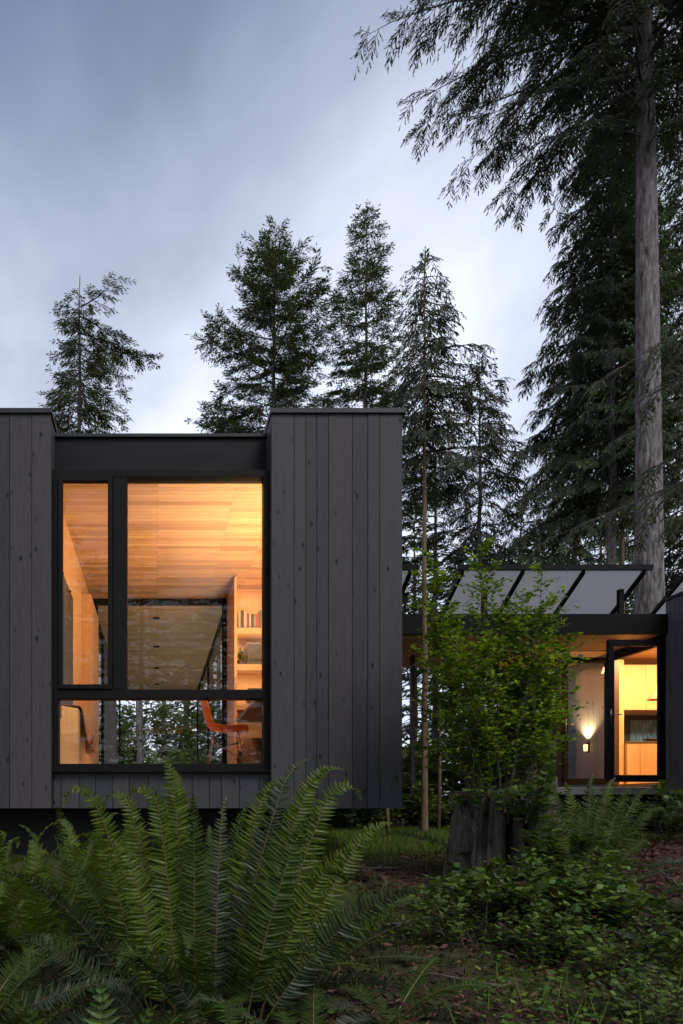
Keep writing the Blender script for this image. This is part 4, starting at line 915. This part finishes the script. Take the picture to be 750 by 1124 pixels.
tree('dark hemlock filling the gap above the skylight canopies', 572, 25, 548, .16, 860, lambda u: 2.4 * (1 - u) ** .6 + .3, 120, 107, el=(-.1, .4), droop=.6, upturn=.4, mat='needle_dark', group='hemlocks beyond the walkway', **DR, **MIDD)
tree('tall hemlock with a straight grey trunk left of the big trunk', 671, 17.5, 140, .15, 560, lambda u: 2.0 * (1 - u) ** .4 + .2, 190, 108, el=(-.1, .45), droop=.75, upturn=.45, mat='needle_dark', bark='bark', bias=side(math.pi, 1.15, .85), group='tall trees on the right', **DR, **FINE)
tree('thin bare trunk standing between the grey trunk and the big trunk', 683, 19.5, 200, .09, 470, lambda u: 1.9 * (1 - u) ** .5 + .2, 100, 109, el=(-.1, .4), droop=.6, upturn=.4, mat='needle_dark', bark='bark_red', group='tall trees on the right', **DR, **MIDD)
tree('dark conifer at the right photo edge behind the big trunk', 765, 20, 30, .18, 700, lambda u: 2.5 * (1 - u) ** .35 + .3, 170, 110, el=(-.2, .4), droop=.6, upturn=.4, mat='needle_dark', group='tall trees on the right', **DR, **MIDD)
tree('shadowy hemlock between the trunks behind the kitchen wing', 632, 29, 400, .17, 850, lambda u: 3.2 * (1 - u) ** .5 + .3, 130, 113, el=(-.1, .4), droop=.6, upturn=.4, mat='needle_dark', group='tall trees on the right', **DR, **MIDD)
# dense lower forest beyond the walkway
COARSE = dict(per_m=9, sub=.8, blade=.26, K=8, wide=.16)
for k, (p, d, t, lab) in enumerate(((455, 36, 560, 'left of the tall shrub'), (520, 33, 600, 'right behind the tall shrub'), (598, 34, 570, 'left of the glass doors'), (660, 37, 540, 'above the left skylight rafters'), (715, 33, 560, 'behind the base of the big trunk'), (770, 36, 480, 'at the right photo edge'))):
    tree('shaded background conifer ' + lab, p, d, t, .2, 872, lambda u: 3.4 * (1 - u) ** .55 + .4, 95, 150 + k, el=(-.25, .3), droop=.4, mat='needle_dark', group='dense conifers in the background', **COARSE)
# the big fir
bx, bd = tx(714, 14.0), 14.0; g = gzf(bx, bd)
conifer('fir_tree', 'huge fir with a thick furrowed trunk and overhanging boughs at the top right', (bx, bd, g - .1), 28.0, .285, .495, lambda u: 6.3 * (1 - u) ** .40 + .3, 140, 111,
        el=(.06, .2), droop=.36, upturn=.08, per_m=28, sub=.21, blade=.08, droopy=.36, K=6, dead=12, mat='needle_dark', bark='bark', lean=(-.25, 0), bias=lambda az, u: (.62 + .38 * max(0, math.cos(az - 3.25))) * (.26 + .74 * min(1, (u / .28) ** 1.7)), deep=9.5, hmax=.80, trunk_n=96, subfrac=.21, wide=.125, rough=.055, rvar=(.75, 1.1), group='tall trees on the right')
conifer('hemlock_tree', 'hemlock whose bright near boughs cross the big trunk from the right', (7.75, 7.2, gzf(7.75, 7.2) - .05), 11.0, .12, .39, lambda u: 2.5 * (1 - u) ** .7 + .1, 64, 114,
        el=(-.05, .4), droop=.5, upturn=.35, per_m=34, sub=.13, blade=.055, droopy=.35, K=3, wide=.15, mat='needle_green', bark='bark_dark', deep=9.0, subfrac=.33, bias=lambda az, u: .55 + (.95 if u < .3 else .3) * max(0, math.cos(az - 3.0)), group='tall trees on the right')
# trees behind the photographer, which the window glass mirrors
for k, (x, d, h) in enumerate(((-11, -19, 17), (-5.5, -21, 18.5), (-.8, -20, 15.5), (3.4, -22, 13.0), (8.0, -20, 17), (-16, -22, 19), (13, -21, 18))):
    mir = conifer('fir_tree', 'dark fir behind the photographer, seen only as a reflection in the window glass', (x, d, gzf(x, d) - .1), h, .22, .04, lambda u: 4.0 * (1 - u) ** .5 + .3, 150, 170 + k, el=(-.2, .4), droop=.4, mat='needle', group='firs mirrored in the glass', **COARSE)
    back = link(mir.copy()); back.location = (x * 1.3 + 3.1, d - 9.5, gzf(x, d) - .5); back.rotation_euler.z = 2.0; WL[back.name] = Vector(back.location)
    for ch in mir.children: c_ = link(ch.copy()); c_.parent = back
# forest seen through the glass walkway
fo = [(153, 24.5, .17, 'trunk seen through the middle of the window'), (120, 31, .2, 'farther trunk seen through the window on its left'), (205, 30, .18, 'conifer seen through the window left of the chair'), (232, 27, .16, 'conifer seen through the window behind the chair'), (180, 36, .2, 'far conifer seen through the window past the walkway')]
for k, (p, d, r, lab) in enumerate(fo):
    tree(lab, p, d, 560 + 25 * k, r, 700 if k == 0 else 860, lambda u: 2.3 * (1 - u) ** .5 + .3, 80, 130 + k, blade=.15, sub=.6, per_m=8, K=12, wide=.22, el=(-.2, .3), droop=.5, mat='needle_green', bark='bark', group='trees seen through the window')
# thin saplings behind the house corner
def stake(label, p, d, h, r, lean):
    x = tx(p, d); g_ = gzf(x, d); t = thing('sapling', label, 'tree', (x, d, g_), 'bare saplings by the house corner')
    MB().tube([(x, d, g_ - .1), (x + lean * .5, d, g_ + h * .5), (x + lean, d + .02, g_ + h)], [r, r * .9, r * .7], 8).build('trunk', 'bark_red', t, smooth=True)
    rn = np.random.default_rng(int(p)); P_ = np.array([(x, d, g_ + h * .55), (x + lean, d, g_ + h)]); B_, tw_ = spray(P_, h * .45, rn, 24, .25, .05, .1, 7)
    quadmesh('crown', [(B_, 'needle_green'), (tw_, 'twig')], t)
stake('thin bare sapling just under the lower right corner of the house', 427, 9.4, 1.0, .03, -.06)
stake('thin sapling between the hemlock trunk and the stump', 481, 10.1, 1.9, .03, .05)
stake('reddish sapling behind the tall shrub', 585, 10.2, 2.0, .05, .02)
# ================================================================== daylight, lamps, added fill lights, camera
SUN_EL, SUN_ROT = R(50), R(-150)
w = bpy.data.worlds.new('World'); sc.world = w; w.use_nodes = True
nt = w.node_tree
for n_ in list(nt.nodes): nt.nodes.remove(n_)
sky = nt.nodes.new('ShaderNodeTexSky'); sky.sky_type = 'NISHITA'; sky.sun_disc = False; sky.sun_elevation = SUN_EL; sky.sun_rotation = SUN_ROT
tc = nt.nodes.new('ShaderNodeTexCoord'); sep = nt.nodes.new('ShaderNodeSeparateXYZ'); nt.links.new(tc.outputs['Generated'], sep.inputs[0])
def math_(op, a, b):
    n_ = nt.nodes.new('ShaderNodeMath'); n_.operation = op
    for i, v_ in enumerate((a, b)):
        if hasattr(v_, 'links'): nt.links.new(v_, n_.inputs[i])
        else: n_.inputs[i].default_value = v_
    return n_.outputs[0]
den = math_('ADD', math_('MAXIMUM', sep.outputs[2], 0.0), .22)
cx = math_('DIVIDE', sep.outputs[0], den); cy = math_('DIVIDE', sep.outputs[1], den)
cmb = nt.nodes.new('ShaderNodeCombineXYZ'); nt.links.new(cx, cmb.inputs[0]); nt.links.new(cy, cmb.inputs[1])
mp = nt.nodes.new('ShaderNodeMapping'); mp.inputs['Rotation'].default_value = (0, 0, R(28)); mp.inputs['Scale'].default_value = (1.0, .55, 1); mp.inputs['Location'].default_value = (.35, .2, 0)
nt.links.new(cmb.outputs[0], mp.inputs[0])
f1 = noise(nt, mp.outputs[0], 1.3, 5, .5, .5); f2 = noise(nt, mp.outputs[0], 3.6, 4, .5, .2)
f = math_('ADD', math_('MULTIPLY', f1, .7), math_('MULTIPLY', f2, .3))
cl = ramp(nt, f, [(.38, (.16, .195, .28)), (.49, (.41, .46, .57)), (.60, (.70, .745, .84))])
# thicker, darker cloud overhead; paler towards the horizon
lo = nt.nodes.new('ShaderNodeMapRange'); lo.inputs[1].default_value = .40; lo.inputs[2].default_value = .82; nt.links.new(math_('ADD', sep.outputs[2], math_('MULTIPLY', sep.outputs[0], -.30)), lo.inputs[0])
cl = mixc(nt, math_('MULTIPLY', lo.outputs[0], 1.0), mixc(nt, .25, cl, (.80, .84, .94)), mixc(nt, 1.0, cl, (.15, .19, .27), 'MULTIPLY'))
scl = mixc(nt, 1.0, cl, (11.0, 11.0, 11.0), 'MULTIPLY')
col = mixc(nt, .93, sky.outputs[0], scl)
bg = nt.nodes.new('ShaderNodeBackground'); bg.inputs['Strength'].default_value = .14; nt.links.new(col, bg.inputs['Color'])
wo = nt.nodes.new('ShaderNodeOutputWorld'); nt.links.new(bg.outputs[0], wo.inputs['Surface'])

sl = bpy.data.lights.new('sun', 'SUN'); sl.energy = 1.5; sl.angle = R(25); sl.color = (1, .97, .92)
so = link(bpy.data.objects.new('sun', sl)); so.rotation_euler = (R(90) - SUN_EL, 0, R(30)); so.location = (0, -5, 20)
def area(name, loc, rot, sx, sy, W_, col=(1, .64, .31)):
    l = bpy.data.lights.new(name, 'AREA'); l.shape = 'RECTANGLE'; l.size = sx; l.size_y = sy; l.energy = W_; l.color = col
    o = link(bpy.data.objects.new(name, l)); o.location = loc; o.rotation_euler = rot; return o
area('room_uplight', (1.50, 8.0, 1.75), (R(180), R(-16), 0), .34, 1.7, 98)
area('walkway_fill_light', (.9, 15, .46), (R(180), R(-8), 0), .06, 7.5, 26, (1, .86, .62))  # added fill, no real fixture: lifts the walkway ceiling from below
area('shelf_light', (1.45, 10.0, 2.505), (R(0), 0, 0), .5, .05, 5)
area('shelf_light', (1.45, 10.0, 3.30), (R(0), 0, 0), .5, .05, 5)
area('shelf_light', (1.45, 10.0, 1.975), (R(0), 0, 0), .5, .05, 5)
area('kitchen_downlight', (9.7, 11.05, 2.68), (R(58), 0, 0), 2.2, .2, 72, (1, .57, .22))
area('kitchen_entry_light', (8.6, 11.5, 2.74), (0, 0, 0), .3, .3, 52, (1, .58, .24))
pl_ = bpy.data.lights.new('sconce_bulb', 'SPOT'); pl_.spot_size = R(120); pl_.spot_blend = .8; pl_.energy = 70; pl_.color = (1, .6, .25); pl_.shadow_soft_size = .03  # bulb of the stand-in sconce, turned up so it also warms the soffit
dk_ = bpy.data.lights.new('desk_lamp_bulb', 'POINT'); dk_.energy = 24; dk_.color = (1, .66, .34); dk_.shadow_soft_size = .05
do = link(bpy.data.objects.new('desk_lamp_bulb', dk_)); do.location = (1.57, 7.7, 1.58)
for sx_, sy_, se_ in ((.35, 7.12, 130), (-.55, 7.12, 110)):  # spots added without fixtures to brighten the chair and floor
    sp_ = bpy.data.lights.new('room_fill_spot', 'SPOT'); sp_.energy = se_; sp_.color = (1, .66, .34); sp_.spot_size = R(75); sp_.spot_blend = .7; sp_.shadow_soft_size = .02
    spo = link(bpy.data.objects.new('room_fill_spot', sp_)); spo.location = (sx_, sy_, 3.33); spo.rotation_euler = (R(12), R(8), 0)
po = link(bpy.data.objects.new('sconce_bulb', pl_)); po.location = (7.97, 12.76, 1.24); po.rotation_euler = (R(180), 0, 0)

cam = bpy.data.cameras.new('camera'); cam.sensor_fit = 'VERTICAL'; cam.sensor_height = 36; cam.sensor_width = 24; cam.lens = 749 / 1124 * 36
cam.shift_x = (375 - 173) / 1124; cam.shift_y = (886 - 562) / 1124; cam.clip_start = .05; cam.clip_end = 2000
co = link(bpy.data.objects.new('camera', cam)); co.location = (0, 0, 0); co.rotation_euler = (R(90), 0, 0); sc.camera = co
sc.view_settings.view_transform = 'Standard'; sc.view_settings.look = 'None'; sc.view_settings.exposure = .35; sc.view_settings.gamma = 1; sc.view_settings.use_curve_mapping = False
sc.cycles.use_denoising = True; sc.cycles.max_bounces = 7; sc.cycles.diffuse_bounces = 4; sc.cycles.transparent_max_bounces = 12; sc.cycles.transmission_bounces = 4; sc.cycles.glossy_bounces = 3
sc.cycles.sample_clamp_indirect = 4; sc.cycles.caustics_reflective = False; sc.cycles.caustics_refractive = False; sc.cycles.use_adaptive_sampling = True; sc.cycles.adaptive_threshold = .02
